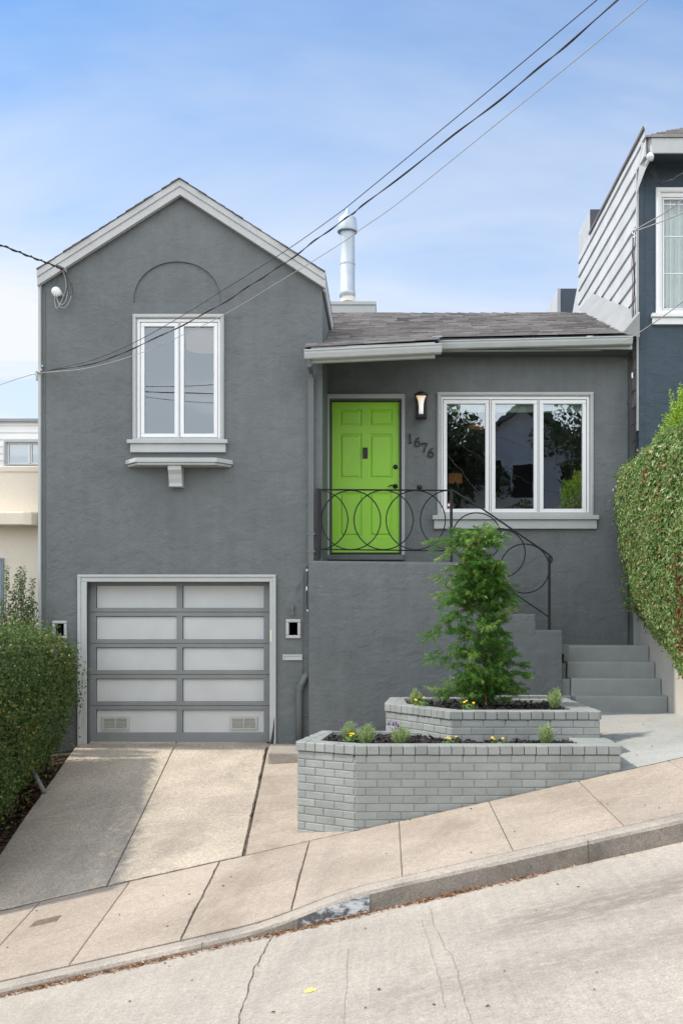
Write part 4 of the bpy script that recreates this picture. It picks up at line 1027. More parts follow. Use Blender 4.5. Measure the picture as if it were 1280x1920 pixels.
cable('drop_cable', 'thin wire running off the left house corner to the lower left', [PD(70, 699, 12.86), PD(0, 722, 13.4), PD(-120, 770, 14.4)], .005, M_cablegrey)
hd = thing('weatherhead', (X(106, G), G, Z(580, G)), 'white weatherhead with looped service wires under the left gable eave', 'fitting')
mb = MB(); mb.lathe([(.0, .05), (.035, .045), (.055, .015), (.055, -.03), (.045, -.06), (0, -.065)], PD(105.5, 546, 12.82), 18, (-.5, -.35, .8)); mb.tube([PD(107, 549, 12.82), PD(116, 552, 12.9)], .028, 10); mb.build('hood', M_white, hd, smooth=True)
mb = MB()
for pts in ([(102.5, 555), (103, 566), (106.5, 578), (113, 570), (119, 556), (123.5, 545), (124, 530), (121, 515), (117, 505)], [(106, 556), (110, 567), (117, 571), (123, 565), (126.5, 552), (125.5, 536), (122, 518), (118, 508)], [(107, 557), (112, 573), (121, 577), (130, 566), (134, 554), (136, 545), (133, 528), (125, 514), (117, 504), (108, 499)]):
    mb.tube(curve([PD(a, b, 12.83) for a, b in pts], 8), .0048, 6)
mb.build('wire', paint('pale_wire', srgb(170, 172, 172), .5, b=0), hd, smooth=True)
mb = MB(); mb.tube(curve([PD(a, b, 12.815) for a, b in ((112, 502), (120, 507), (125, 520), (126.5, 540), (123, 552))], 8), .0062, 6); mb.tube(curve([PD(a, b, 12.815) for a, b in ((104, 498), (114, 500), (126, 516), (134, 532), (136.5, 547), (134.5, 553))], 8), .006, 6); mb.build('wire', M_cable, hd, smooth=True)
mb = MB(); mb.lathe([(.02, .05), (.026, .03), (.02, .0), (.028, -.03), (.02, -.05)], PD(120.5, 506, 12.85), 12, (0, -1, 0)); mb.build('insulator', M_trim, hd)
mb = MB(); mb.tube([PD(58, 702, 12.9), PD(66, 701, 12.88), PD(68.5, 704, 12.88), PD(68.5, 714, 12.88), PD(71, 714, 12.88), PD(71, 698, 12.86)], .008, 8); mb.tube([PD(68, 696, 12.84), PD(80, 699, 12.84)], .012, 8); mb.pbox(73, 690, 79, 696, 12.85, 12.9, 12.87); mb.pbox(78, 684.5, 81, 688, 12.86, 12.9, 12.87)
tag(mb.build('cable_hook', M_trim), 'pale cable hook holding the overhead cables on the left house corner', 'fitting')
# ------------------------------------------------------------------ hedges
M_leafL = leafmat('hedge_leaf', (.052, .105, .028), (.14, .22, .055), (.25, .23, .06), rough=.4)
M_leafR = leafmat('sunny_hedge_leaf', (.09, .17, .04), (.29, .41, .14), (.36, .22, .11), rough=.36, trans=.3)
M_leafnew = leafmat('new_growth_leaf', (.24, .38, .04), (.36, .50, .08), rough=.4, trans=.4)
M_leafdead = leafmat('dead_leaf', (.16, .055, .025), (.30, .12, .05), rough=.7, trans=.2)
M_twig = paint('hedge_twigs', (.045, .040, .022), .95, var=.5, vs=14, fine=.3, b=.9, bs=30, bd=.03)
def polyline(pts, n):
    P = np.array(pts, float); seg = np.linalg.norm(np.diff(P, axis=0), axis=1); cum = np.concatenate([[0], np.cumsum(seg)])
    t = nrg.uniform(0, cum[-1], n); i = np.clip(np.searchsorted(cum, t) - 1, 0, len(seg) - 1); f = (t - cum[i]) / seg[i]
    p = P[i] + (P[i + 1] - P[i]) * f[:, None]; d = (P[i + 1] - P[i]) / seg[i][:, None]; return p, d
def lump(x, y, z): return .035 * np.sin(x * 5 + y * 4.1 + 1) * np.sin(z * 5.3 + y * 2.2) + .022 * np.sin(y * 11 + z * 9) + .015 * np.sin(z * 19 - y * 15)
def hedge(name, label, prof, y0, y1, n, out, mat, size, zs=None, endn=3000, dens=None):
    """prof: cross-section (x,z) from bottom over the top; out = +1 if the outside is on the right of the path direction rotated left"""
    zc = zs or (lambda y, z: z); xc = sum(p[0] for p in prof) / len(prof)
    h = thing(name, (xc, (y0 + y1) / 2, min(p[1] for p in prof)), label, 'hedge')
    p, d = polyline(prof, n); y = nrg.uniform(y0, y1, n); nx, nz = -d[:, 1] * out, d[:, 0] * out
    dep = nrg.exponential(.045, n).clip(0, .25) - .006; lm = .6 * lump(p[:, 0], y, p[:, 1])
    z = np.array([zc(a, b) for a, b in zip(y, p[:, 1])])
    P = np.stack([p[:, 0] + nx * (lm - dep), y, z + nz * (lm - dep)], 1); N = np.stack([nx, 0 * nx - .05, nz + .35], 1)
    q = []; xs = [a[0] for a in prof]; zz = [a[1] for a in prof]
    if endn:
        x = nrg.uniform(min(xs), max(xs), endn); z0 = nrg.uniform(min(zz), max(zz), endn) ; ok = (x > min(xs) + .05)
        z1 = np.array([zc(y0, b) for b in z0]); P2 = np.stack([x, y0 + nrg.exponential(.05, endn) - .03, z1], 1)[ok]; N2 = np.tile([0, -1.0, .3], (len(P2), 1)); P = np.concatenate([P, P2]); N = np.concatenate([N, N2])
    return h, P, N
def core(name, prof, y0, y1, zc, parent, mat=None, n=14):
    mb = MB(); vs = []; m = len(prof)
    for i in range(n + 1):
        y = y0 + (y1 - y0) * i / n
        for x, z in prof: vs.append((x + rng.uniform(-.03, .03), y, zc(y, z) + rng.uniform(-.03, .03)))
    mb.add(vs, [(i * m + j, i * m + (j + 1) % m, (i + 1) * m + (j + 1) % m, (i + 1) * m + j) for i in range(n) for j in range(m)] + [tuple(range(m)), tuple(range(n * m, n * m + m))])
    return mb.build(name, mat or M_twig, parent)
# left hedge, beside the drive
fl = lambda y: zyard(-3.7, y)
zL = lambda y, z: z if z > -.9 else fl(y) + (z + 2.1) + .13
pL = [(-3.94, -2.08), (-3.75, -1.75), (-3.70, -1.2), (-3.69, -.6), (-3.70, -.28), (-3.74, -.18), (-3.81, -.115), (-3.95, -.09), (-4.8, -.085), (-6.2, -.08)]
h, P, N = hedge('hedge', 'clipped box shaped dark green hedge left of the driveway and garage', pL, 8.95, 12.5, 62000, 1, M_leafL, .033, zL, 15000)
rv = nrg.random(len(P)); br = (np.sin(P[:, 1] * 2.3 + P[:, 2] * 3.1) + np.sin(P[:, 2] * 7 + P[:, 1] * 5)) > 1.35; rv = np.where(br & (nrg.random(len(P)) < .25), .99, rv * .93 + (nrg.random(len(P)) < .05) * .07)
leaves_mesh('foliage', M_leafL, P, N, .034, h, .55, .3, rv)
k = nrg.random(len(P)) < .018; leaves_mesh('dead_foliage', M_leafdead, P[k], N[k], .034, h, .55, .3)
core('branches', [(-4.06, -2.0), (-3.86, -1.6), (-3.80, -1.0), (-3.80, -.42), (-3.95, -.24), (-6.0, -.22), (-6.0, -2.0)], 9.08, 12.42, zL, h)
mb = MB()
for k in range(16):
    mb = MB(); y = 9.2 + k * .21; x = -3.98 + rng.uniform(-.12, .06); mb.tube([(x, y, fl(y) - .06), (x + rng.uniform(-.05, .05), y + .02, fl(y) + .3)], [.016, .011], 6); mb.build('stem', M_twig, h)
# right hedge, on the retaining wall
zR = lambda y, z: z if z > .15 else (z - .0) + (.2 - .34 * (13.75 - y)) * max(0.0, min(1.0, (.15 - z) / .15 + .0)) if z > 0 else (max(-.95, .2 - .34 * (13.75 - y)))
def zR(y, z):
    b = max(-.85, .2 - .34 * (13.75 - y)); top = 2.10 + .06 * sstep(13.0, 11.5, y); return b + (top - b) * z
pR = [(3.36, -.0), (3.24, .02), (3.18, .10), (3.10, .26), (3.02, .42), (2.965, .60), (2.95, .84), (2.955, .93), (2.99, .975), (3.12, .995), (3.7, 1.0), (5.2, 1.0)]
n = 78000; p, d = polyline([(a, b * 2.3) for a, b in pR], n); p[:, 1] /= 2.3; y = nrg.uniform(8.95, 13.62, n); nx, nz = -d[:, 1], d[:, 0]
dep = nrg.exponential(.05, n).clip(0, .3) - .02; lm = .5 * lump(p[:, 0], y * .5, p[:, 1] * 2.3) + (nrg.random(n) < .05) * nrg.uniform(.02, .07, n); zz = np.array([zR(a, b) for a, b in zip(y, p[:, 1])])
P = np.stack([p[:, 0] + nx * (lm - dep), y, zz + nz * (lm - dep)], 1); N = np.stack([nx, 0 * nx - .1, nz + .3], 1)
e = 9000; x2 = nrg.uniform(3.0, 5.2, e); z2 = nrg.uniform(0.03, 1, e); P2 = np.stack([x2 + .0, 8.95 + nrg.exponential(.06, e), np.array([zR(8.95, b) for b in z2])], 1); P = np.concatenate([P, P2]); N = np.concatenate([N, np.tile([0, -1.0, .3], (e, 1))])
P2 = np.stack([x2, 13.62 - nrg.exponential(.06, e), np.array([zR(13.6, b) for b in z2])], 1); P = np.concatenate([P, P2]); N = np.concatenate([N, np.tile([0, 1.0, .3], (e, 1))])
h = thing('hedge', (4.0, 11.3, -.8), 'tall sunlit clipped hedge overhanging the retaining wall, bright new shoots on its top', 'hedge')
cen = [(11.0, .15, .30), (10.9, .55, .22), (11.15, -.15, .22), (11.5, 1.5, .12), (12.0, 1.75, .10), (11.3, 1.75, .12)]
wd = np.zeros(len(P))
for (cy, cz, r) in cen: wd = np.maximum(wd, np.clip(1.3 - np.hypot(P[:, 1] - cy, P[:, 2] - cz) / r, 0, 1))
dead = nrg.random(len(P)) < wd * .6 + .012
szr = .036 + .016 * np.clip((13.4 - P[:, 1]) / 2.4, 0, 1)
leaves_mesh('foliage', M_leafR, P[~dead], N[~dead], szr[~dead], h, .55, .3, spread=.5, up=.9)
leaves_mesh('dead_foliage', M_leafdead, P[dead], N[dead], .044, h, .55, .3)
mb = MB(); vs = []; cp = [(3.42, .02), (3.30, .10), (3.22, .26), (3.14, .42), (3.09, .60), (3.09, .78), (3.12, .88), (3.3, .93), (5.1, .93), (5.1, .02)]; m = len(cp)
for i in range(15):
    yy = 9.08 + (13.48 - 9.08) * i / 14
    for a, b in cp: vs.append((a + rng.uniform(-.02, .03), yy, zR(yy, b) + rng.uniform(-.03, .02)))
mb.add(vs, [(i * m + j, i * m + (j + 1) % m, (i + 1) * m + (j + 1) % m, (i + 1) * m + j) for i in range(14) for j in range(m)] + [tuple(range(m)), tuple(range(14 * m, 15 * m))]); mb.build('branches', M_twig, h)
PP, NN = [], []; mb = MB()
for k in range(1000):
    y = 12.95 - 3.8 * rng.random() ** .8; x = rng.uniform(3.18, 4.4) if k % 3 else rng.uniform(3.18, 3.5); b = Vector((x, y, zR(y, .93))); u = sstep(13.0, 12.0, y); L = rng.uniform(.10, .24) + u * rng.uniform(.18, .46)
    dr = Vector((rng.uniform(-.3, .3), rng.uniform(-.3, .3), 1)).normalized(); tip = b + dr * L; mb.tube([b, tip], [.003, .0015], 4)
    m = int(L / .011)
    for j in range(m):
        t = .12 + .88 * j / m; a = j * 2.4 + k; r = Vector((math.cos(a), math.sin(a), .55)); PP.append(b + dr * L * t + r * .018); NN.append((r.x * .3, r.y * .3, 1))
leaves_mesh('new_shoots', M_leafnew, PP, NN, .042, h, .42, .3, spread=.5); mb.build('stem', M_twig, h)

# upright leafy shoots behind the left hedge
M_shrub = leafmat('shrub_leaf', (.06, .10, .035), (.14, .19, .075), rough=.4)
sh = thing('shrub', (-4.6, 12.75, -1.8), 'loose upright shrub with small leaves rising behind the left hedge by the cream wall', 'shrub')
PP, NN = [], []; mb = MB()
for (px, top, lean) in ((3, 1130, -4), (14, 1062, 6), (24, 1110, -6), (33, 1078, 8), (38, 1066, -3), (44, 1064, 6), (41, 1085, 0), (55, 1120, 12), (62, 1086, 8), (58, 1140, 6), (20, 1140, -10), (48, 1130, 4), (30, 1150, 2), (66, 1128, 4), (8, 1155, -4), (52, 1150, -2), (-14, 1080, 2), (-30, 1100, -3)):
    D = rng.uniform(12.62, 12.85); a = Vector(PD(px - lean, 1215, D)); b = Vector(PD(px, top, D)); L = (b - a).length; mb = MB(); mb.tube([a - Vector((0, 0, 1.3)), a, b], [.01, .006, .002], 5); mb.build('stem', M_twig, sh); m = int(L / .0062)
    for j in range(m):
        t = j / m; an = j * 2.4; r = Vector((math.cos(an), math.sin(an), .6)); w = .055 * (1.15 - t * .7) + .015; PP.append(a.lerp(b, t) + r * w * rng.uniform(.3, 1)); NN.append((r.x * .5, r.y * .5 - .3, .8))
leaves_mesh('foliage', M_shrub, PP, NN, .042, sh, .5, .3, spread=.6)
# short grey pipe in the soil strip
mb = MB(); mb.tube([PD(60, 1443, 11.35), PD(84, 1486, 11.2)], .026, 10); tag(mb.build('pipe_stub', paint('grey_pipe', srgb(120, 120, 116), .6, b=.2), smooth=True), 'short grey pipe leaning in the soil under the left hedge', 'pipe')

# ------------------------------------------------------------------ leaf litter
def litter(name, n, fx, size, mat, asp=.45, kind='stuff'):
    PP = [fx() for _ in range(n)]; NN = np.tile([0, 0, 1.0], (n, 1)); o = leaves_mesh(name, mat, PP, NN, size, None, asp, .25, spread=.35, var=.6); return tag(o, kind=kind)
M_lit = leafmat('dry_litter', (.20, .09, .04), (.44, .24, .12), (.62, .45, .32), rough=.8, trans=.1)
def gx_():
    while True:
        x = rng.uniform(-6, 5); c = .5 + .5 * math.sin(x * 4.3) * math.sin(x * 1.9 + 1); 
        if x > 1.1: c *= .12
        if x < -.1: c = c * .6 + .45
        if rng.random() < c: break
    y = 7.055 - abs(rng.gauss(0, .030)); return (x, y, zroad(x, y) + .006 + rng.uniform(0, .012))
tag(litter('leaf_litter', 2100, gx_, .034, M_lit, .22), 'dry orange leaf litter lying along the gutter below the kerb', 'leaves')
def fx_():
    y = rng.uniform(9.0, 12.6); x = rng.uniform(-4.3, -3.70); return (x, y, zyard(x, y) - .055 + rng.uniform(0, .05))
M_lit2 = leafmat('brown_litter', (.05, .026, .014), (.15, .075, .04), rough=.85, trans=.05)
tag(litter('leaf_litter', 2400, fx_, .055, M_lit2, .6), 'brown fallen leaves on the soil strip beneath the left hedge', 'leaves')
def sx_():
    r = rng.random()
    if r < .35: x, y = rng.uniform(2.0, 3.3), rng.uniform(9.2, 12.45); return (x, y, zpath(x, y) + .006)
    if r < .6: x, y = rng.uniform(-3, 3), rng.uniform(7.3, 8.9); return (x, y, zwalk(x, y) + .006)
    x, y = rng.uniform(-2.5, 3), rng.uniform(4.5, 7.0); return (x, y, zroad(x, y) + .006)
tag(litter('leaf_crumbs', 70, sx_, .020, M_lit2, .5), 'scattered leaf crumbs and grit on the pale concrete', 'leaves')

# ------------------------------------------------------------------ young conifer
M_needle = leafmat('conifer_needle', (.048, .135, .024), (.125, .27, .05), (.28, .38, .09), rough=.42, trans=.35)
M_bark = paint('conifer_bark', (.16, .10, .055), .85, var=.3, vs=12, b=.6)
TD = 10.6; base = Vector(PD(914, 1328, TD)); topv = Vector(PD(893, 1006, TD))
tree = thing('conifer', tuple(base), 'young bushy green conifer with soft strap needles in the upper brick planter', 'tree')
mb = MB(); tp = [base, Vector(PD(911, 1250, TD)), Vector(PD(905, 1130, TD)), Vector(PD(902, 1080, TD)), Vector(PD(899, 1030, TD)), topv]; mb.tube(curve(tp, 6), [.017 - .014 * i / 30 for i in range(31)], 7); mb.build('trunk', M_bark, tree, smooth=True)
mb = MB(); mb.tube([PD(911, 1330, TD - .03), PD(896.5, 1014, TD - .05)], .0085, 7); mb.build('stake', paint('bamboo_stake', (.42, .30, .15), .6, b=.1), tree)
tc_ = curve(tp, 10)
NV, NR = [], []
def twig(o, dr, L, nn, bright):
    dr = dr.normalized(); a = dr.orthogonal().normalized(); b = dr.cross(a)
    for j in range(nn):
        t = (j + rng.random()) / nn; an = j * 2.399 + rng.uniform(-.4, .4); sp = .75 - .35 * t
        nd = (dr * (.55 + .5 * t) + (a * math.cos(an) + b * math.sin(an)) * sp + Vector((0, 0, -.12))).normalized(); l = rng.uniform(.042, .075) * (1.05 - .35 * t); p = o + dr * L * t
        w = nd.cross(Vector((rng.uniform(-1, 1), rng.uniform(-1, 1), rng.uniform(-1, 1)))).normalized() * rng.uniform(.0030, .0046); m = p + nd * l * .5; q = p + nd * l + Vector((0, 0, -l * .16))
        NV.extend((p, m + w, q, m - w)); NR.append(min(1, max(0, bright + rng.uniform(-.3, .3) + .25 * t)))
bm_ = MB()
def branch(t, target, ntw=7):
    ntw = int(ntw * (2.2 if t < .5 else 1.7 if t < .62 else 1.2))
    s = tc_[int(t * (len(tc_) - 1))]; e = target; mid = s.lerp(e, .5) + Vector((0, 0, .04)); P = curve([s, mid, e], 6); bm_.tube(P, [.006 - .0045 * i / (len(P) - 1) for i in range(len(P))], 5); L = (e - s).length; dr = (e - mid).normalized()
    bright = rng.uniform(.15, .75)
    twig(e - dr * .05, dr, .11, 30, bright + .15)
    for j in range(ntw):
        u = .25 + .75 * j / ntw + rng.uniform(0, .08); u = min(u, 1); p = P[min(len(P) - 1, int(u * (len(P) - 1)))]; an = rng.uniform(0, 6.28); v = Vector((math.cos(an), math.sin(an) * .9, rng.uniform(-.25, .65)))
        twig(p, (dr * .7 + v * .85), rng.uniform(.07, .15), 26, bright)
prof = [(0.02, .22, .22), (.10, .38, .34), (.20, .48, .38), (.30, .52, .36), (.42, .52, .30), (.52, .42, .26), (.62, .36, .24), (.70, .22, .18), (.78, .26, .16), (.86, .28, .18), (.93, .28, .18), (1.0, .10, .08)]
def halfw(t, side):
    for i in range(len(prof) - 1):
        if prof[i][0] <= t <= prof[i + 1][0]:
            f = (t - prof[i][0]) / (prof[i + 1][0] - prof[i][0]); return prof[i][side] * (1 - f) + prof[i + 1][side] * f
    return .12
for k in range(150):
    t = .03 + .95 * ((k + rng.random()) / 150) ** 1.05; an = k * 2.4 + rng.uniform(-.5, .5); c = math.cos(an); r = halfw(t, 1 if c < 0 else 2) * rng.uniform(.45, 1.0); s = tc_[int(t * (len(tc_) - 1))]
    if (t > .64 and rng.random() < .5) or rng.random() < .12: continue
    branch(max(0, t - .05 * rng.random()), s + Vector((c * r, math.sin(an) * r * .85, rng.uniform(-.02, .13) - .10 * (1 - t) * (r > .3))), 5 if t < .66 else 4)
for k in range(54):
    t = .04 + .80 * k / 54; s = tc_[int(t * (len(tc_) - 1))]; branch(max(0, t - .03), s + Vector((rng.uniform(-.16, .16), -rng.uniform(.10, .26), rng.uniform(0, .10))), 3)
for (t, px, py, D) in ((.86, 806, 1016, 10.5), (.84, 815, 1030, 10.45), (.85, 838, 1010, 10.6), (.82, 826, 1045, 10.4), (.88, 860, 1020, 10.5), (.72, 826, 1082, 10.5), (.7, 838, 1092, 10.6), (.72, 850, 1085, 10.45), (.9, 944, 1006, 10.6), (.88, 935, 1020, 10.5), (.97, 880, 1000, 10.6), (.95, 890, 998, 10.6), (.8, 942, 1075, 10.5), (.62, 958, 1112, 10.5), (.58, 962, 1130, 10.6), (.42, 800, 1196, 10.4), (.4, 815, 1186, 10.5), (.30, 806, 1238, 10.4), (.27, 832, 1240, 10.5), (.12, 820, 1290, 10.4), (.08, 822, 1304, 10.4), (.2, 978, 1248, 10.5), (.16, 985, 1268, 10.4), (.12, 976, 1294, 10.5), (.28, 966, 1225, 10.4), (.5, 830, 1135, 10.5), (.54, 842, 1128, 10.4)): branch(t, Vector(PD(px, py, D)), 6)
V = np.array([tuple(p) for p in NV]); n = len(V) // 4; q = np.arange(n) * 4
tris('foliage', M_needle, V, np.stack([q, q + 1, q + 2, q + 3], 1), NR, tree); bm_.build('limbs', M_bark, tree)

# ------------------------------------------------------------------ planter flowers and herbs
M_lav = leafmat('lavender_leaf', (.20, .28, .10), (.36, .44, .20), rough=.6, trans=.3)
M_yel = paint('yellow_petal', (.75, .50, .015), .5, b=0); M_pur = paint('purple_bloom', (.16, .07, .28), .6, b=0); M_low = leafmat('daisy_leaf', (.10, .19, .045), (.22, .33, .09), rough=.5)
def herb(px, py, D, w, h, label, name='lavender', purple=0):
    b = Vector((X(px, D), D, Z(py, D))); t = thing(name, tuple(b), label, 'plant', 'lavender plants in the planters'); V = []; Rr = []
    for k in range(96):
        an = rng.uniform(0, 6.28); rr = rng.random() ** .6; e = b + Vector((math.cos(an) * w * rr, math.sin(an) * w * rr * .8, h * 1.22 * (1.0 - .38 * rr * rr) * rng.uniform(.62, 1.08))); s = b + Vector((math.cos(an), math.sin(an), 0)) * w * .25 * rr; dr = (e - s)
        for j in range(14):
            u = .12 + .88 * j / 14; p = s + dr * u; a2 = j * 2.4 + k; nd = (dr.normalized() * .8 + Vector((math.cos(a2), math.sin(a2), .2)) * .6).normalized(); l = rng.uniform(.018, .032); wv = nd.cross(Vector((rng.uniform(-1, 1), rng.uniform(-1, 1), .3))).normalized() * .0036
            V += [p, p + nd * l * .5 + wv, p + nd * l, p + nd * l * .5 - wv]; Rr.append(rng.random() * .6 + .4 * u)
    V = np.array([tuple(p) for p in V]); q = np.arange(len(V) // 4) * 4; tris('foliage', M_lav, V, np.stack([q, q + 1, q + 2, q + 3], 1), Rr, t)
    if purple:
        mb = MB()
        for k in range(purple):
            an = rng.uniform(2.2, 4.2); e = b + Vector((math.cos(an) * w * rng.uniform(.3, 1.3), rng.uniform(-.03, .03), h * rng.uniform(.95, 1.28))); mb.tube([b + Vector((0, 0, h * .4)), e], .0016, 4); mb.lathe([(0, 0), (.008, .006), (.009, .018), (.006, .030), (0, .036)], e, 8)
        mb.build('flower_spikes', M_pur, t)
    return t
def daisy(px, py, D, w, label, nf=5):
    b = Vector((X(px, D), D, Z(py, D))); t = thing('daisy', tuple(b), label, 'plant', 'yellow flowers in the planters'); PP = []; NN = []; mb = MB(); sm = MB()
    for k in range(80):
        an = rng.uniform(0, 6.28); r = rng.random() ** .6 * w; PP.append(b + Vector((math.cos(an) * r, math.sin(an) * r, rng.uniform(.0, .06) * (1 - .4 * r / w)))); NN.append((math.cos(an) * .5, math.sin(an) * .5, 1))
    leaves_mesh('foliage', M_low, PP, NN, .034, t, .45, .2, spread=.5)
    for k in range(max(2, nf // 2 + 1)):
        an = rng.uniform(0, 6.28); r = rng.random() ** .5 * w * .85; c = b + Vector((math.cos(an) * r, math.sin(an) * r * .7 - .01, rng.uniform(.055, .095))); ax = Vector((rng.uniform(-.4, .4), -.55 + rng.uniform(-.3, .2), .9)).normalized(); sm.tube([b + Vector((math.cos(an) * r * .3, 0, 0)), c], .0016, 4)
        mb.lathe([(0, .005), (.006, .004), (.007, .001), (.012, .003), (.013, .0), (0, -.002)], c, 10, ax); mb.build('flower', M_yel, t); mb = MB()
    sm.build('stems', M_low, t); return t
herb(655, 1394, 9.75, .085, .17, 'lavender plant behind yellow daisies at the left end of the lower planter', purple=1)
daisy(657, 1392, 9.5, .075, 'yellow daisies in front of the leftmost lavender in the lower planter', 8)
herb(686, 1398, 9.35, .095, .165, 'round lavender clump second from the left in the lower planter', purple=1)
herb(751, 1398, 9.35, .095, .15, 'lavender clump with purple blooms before the angled brick corner', purple=4)
daisy(844, 1398, 9.3, .075, 'yellow daisy under the angled corner of the upper planter', 4)
daisy(934, 1400, 9.3, .085, 'sparse yellow daisy in the middle of the lower planter', 4)
herb(1023, 1398, 9.32, .085, .165, 'pale lavender clump alone at the right end of the lower planter')
herb(779, 1324, 10.6, .075, .14, 'lavender clump at the left end of the upper planter')
daisy(789, 1324, 10.35, .08, 'yellow daisy beside the left lavender in the upper planter', 4)
daisy(880, 1330, 10.05, .07, 'yellow daisy at the foot of the young conifer', 5)
herb(1040, 1330, 10.1, .09, .165, 'lavender clump at the right end of the upper planter by the steps')
# ------------------------------------------------------------------ right neighbour: blue stucco house
M_blue = stucco('blue_stucco', srgb(68, 82, 93), rough=.6)
M_side = paint('weathered_white_siding', srgb(186, 188, 188), .6, var=.10, vs=2.2, fine=.05, b=.35, bs=24, bd=.006, rnd=.05)
M_curtain = paint('sheer_curtain', srgb(222, 228, 224), .9, b=0)
NB = thing('neighbour_house', (6, 15, -1.5), 'dark blue stucco house with white clapboard side at the right edge', 'house'); FD = 13.9
mb = MB(); wx = lambda px: X(px, FD)
mb.prism([(3.31, -2.2), (9.5, -2.2), (9.5, 6.1), (3.31, 6.1)], FD, FD + .2, [[(wx(1237), Z(592, FD)), (wx(1325), Z(592, FD)), (wx(1325), Z(362, FD)), (wx(1237), Z(362, FD))]])
mb.box(3.31, 3.51, FD + .2, 18.1, -2.2, 6.1); mb.box(9.3, 9.5, FD + .2, 18.1, -2.2, 6.1); mb.box(3.51, 9.3, 17.9, 18.1, -2.2, 6.1); mb.build('wall', M_blue, NB)
mb = MB(); mb.box(3.3115, 3.38, FD - .014, FD + .001, -2, 5.95); mb.build('corner_board', M_blue, NB, bevel=.004)
mb = MB(); mb.box(3.283, 3.310, FD - .016, FD + .03, 2.6, 6.02); mb.build('corner_trim', M_side, NB)
mb = MB(); z = 2.95; nb = 0
ends = lambda z: 18.12
while z < 6.35:
    mb.cur = rng.random(); zt = min(z + .238, 6.42); y0 = 13.91 if z < 5.8 else 13.47; k = 10; vs = []
    for i in range(k + 1):
        y = y0 + (18.12 - y0) * i / k; w = rng.uniform(-.004, .004); vs += [(3.281 + w, y, z), (3.306, y, zt), (3.3075, y, z)]
    mb.add(vs, [(3 * i, 3 * i + 1, 3 * i + 4, 3 * i + 3) for i in range(k)] + [(3 * i, 3 * i + 2, 3 * i + 5, 3 * i + 3) for i in range(k)] + [(0, 1, 2)]); z += .235
mb.build('clapboard', M_side, NB)
mb = MB(); mb.box(3.3, 3.6, 17.15, 18.12, 6.3, 6.78); mb.build('parapet', M_side, NB); mb = MB(); mb.box(3.305, 4.6, 17.13, 17.147, 6.3, 6.78); mb.build('parapet_face', paint('dark_felt', srgb(84, 88, 98), .9), NB)
mb = MB(); mb.box(3.27, 3.29, 13.5, 17.12, 6.36, 6.40); mb.build('roof_edge', M_roofedge, NB)
mb = MB(); mb.add([(3.31, 18.12, 4.5), (3.31, 18.12, 6.05), (3.31, 19.9, 4.9), (3.31, 19.9, 4.5), (3.5, 18.12, 4.5), (3.5, 18.12, 6.05), (3.5, 19.9, 4.9), (3.5, 19.9, 4.5)], [(0, 1, 2, 3), (4, 5, 6, 7), (1, 2, 6, 5), (0, 1, 5, 4), (2, 3, 7, 6)])
mb.build('side_wall', M_side, NB)
mb = MB(); xa = X(1045, 20.3); mb.box(xa, xa + 1.6, 20.32, 23, 4.2, Z(542, 20.3)); mb.build('rear_block', M_side, NB)
mb = MB(); mb.box(xa + .05, xa + 1.6, 20.30, 20.318, 4.2, Z(541, 20.3)); mb.build('rear_face', paint('dark_rear_face', srgb(86, 92, 104), .8), NB)
mb = MB(); mb.box(xa - .01, xa + .05, 20.29, 20.32, 4.2, Z(541, 20.3)); mb.build('rear_trim', M_side, NB)
# eave and hip roof
mb = MB(); mb.box(3.37, 9.8, 13.44, 13.475, Z(287, 13.45), Z(259, 13.45)); mb.add([(3.37, 13.44, Z(287, 13.45)), (3.37, 13.44, Z(259, 13.45)), (3.28, 13.60, Z(252, 13.45)), (3.28, 13.89, 5.70)], [(0, 1, 2, 3)]); mb.build('eave_fascia', M_fascia, NB)
mb = MB(); mb.box(3.375, 9.8, 13.475, FD, 6.10, 6.13); mb.build('eave_soffit', M_blue, NB)
mb = MB(); A = Vector((3.29, 13.42, 6.235)); B = Vector((9.8, 13.42, 6.235)); C = Vector((9.8, 17.2, 8.2)); Dd = Vector((5.25, 17.2, 8.2)); nrow = 15
for i in range(nrow):
    u0, u1 = i / nrow, (i + 1) / nrow + .01; l0, r0, l1, r1 = A.lerp(Dd, u0), B.lerp(C, u0), A.lerp(Dd, u1), B.lerp(C, u1); k = 30
    for j in range(k):
        mb.cur = rng.random(); a, b = j / k, (j + 1) / k; h = Vector((0, 0, rng.uniform(.016, .028))); q = [l0.lerp(r0, a), l0.lerp(r0, b), l1.lerp(r1, b), l1.lerp(r1, a)]
        mb.hexa([p - Vector((0, 0, .01)) for p in q], [q[0] + h, q[1] + h, q[2] + Vector((0, 0, .004)), q[3] + Vector((0, 0, .004))])
mb.add([A, Dd, (5.25, 17.3, 8.2), (3.31, 17.12, 6.38)], [(0, 1, 2, 3)]); mb.build('roof', M_shingle, NB)
M_glassN = glassmat('neighbour_glass', .10, (.9, .93, .92))
wn_ = window('window', FD, (1228, 353, 1336, 590), (1237, 362, 1327, 590), [(1244, 374, 1320, 578)], 4, (1219, 590, 1345, 597), (1221, 597, 1343, 610), M_glassN, parent=NB)
for o in wn_.children:
    if o.data and o.data.materials and o.data.materials[0] == M_trim: o.data.materials[0] = M_white
mb = MB()
for px in (1257, 1273, 1290, 1306): mb.pbox(px - .7, 374, px + .7, 578, FD + .03, FD + .045, FD)
for py in (382, 442.5, 512): mb.pbox(1241, py - .9, 1323, py + .9, FD + .02, FD + .046, FD)
mb.build('muntin', M_white, wn_)
mb = MB(); n = 60; vs = []
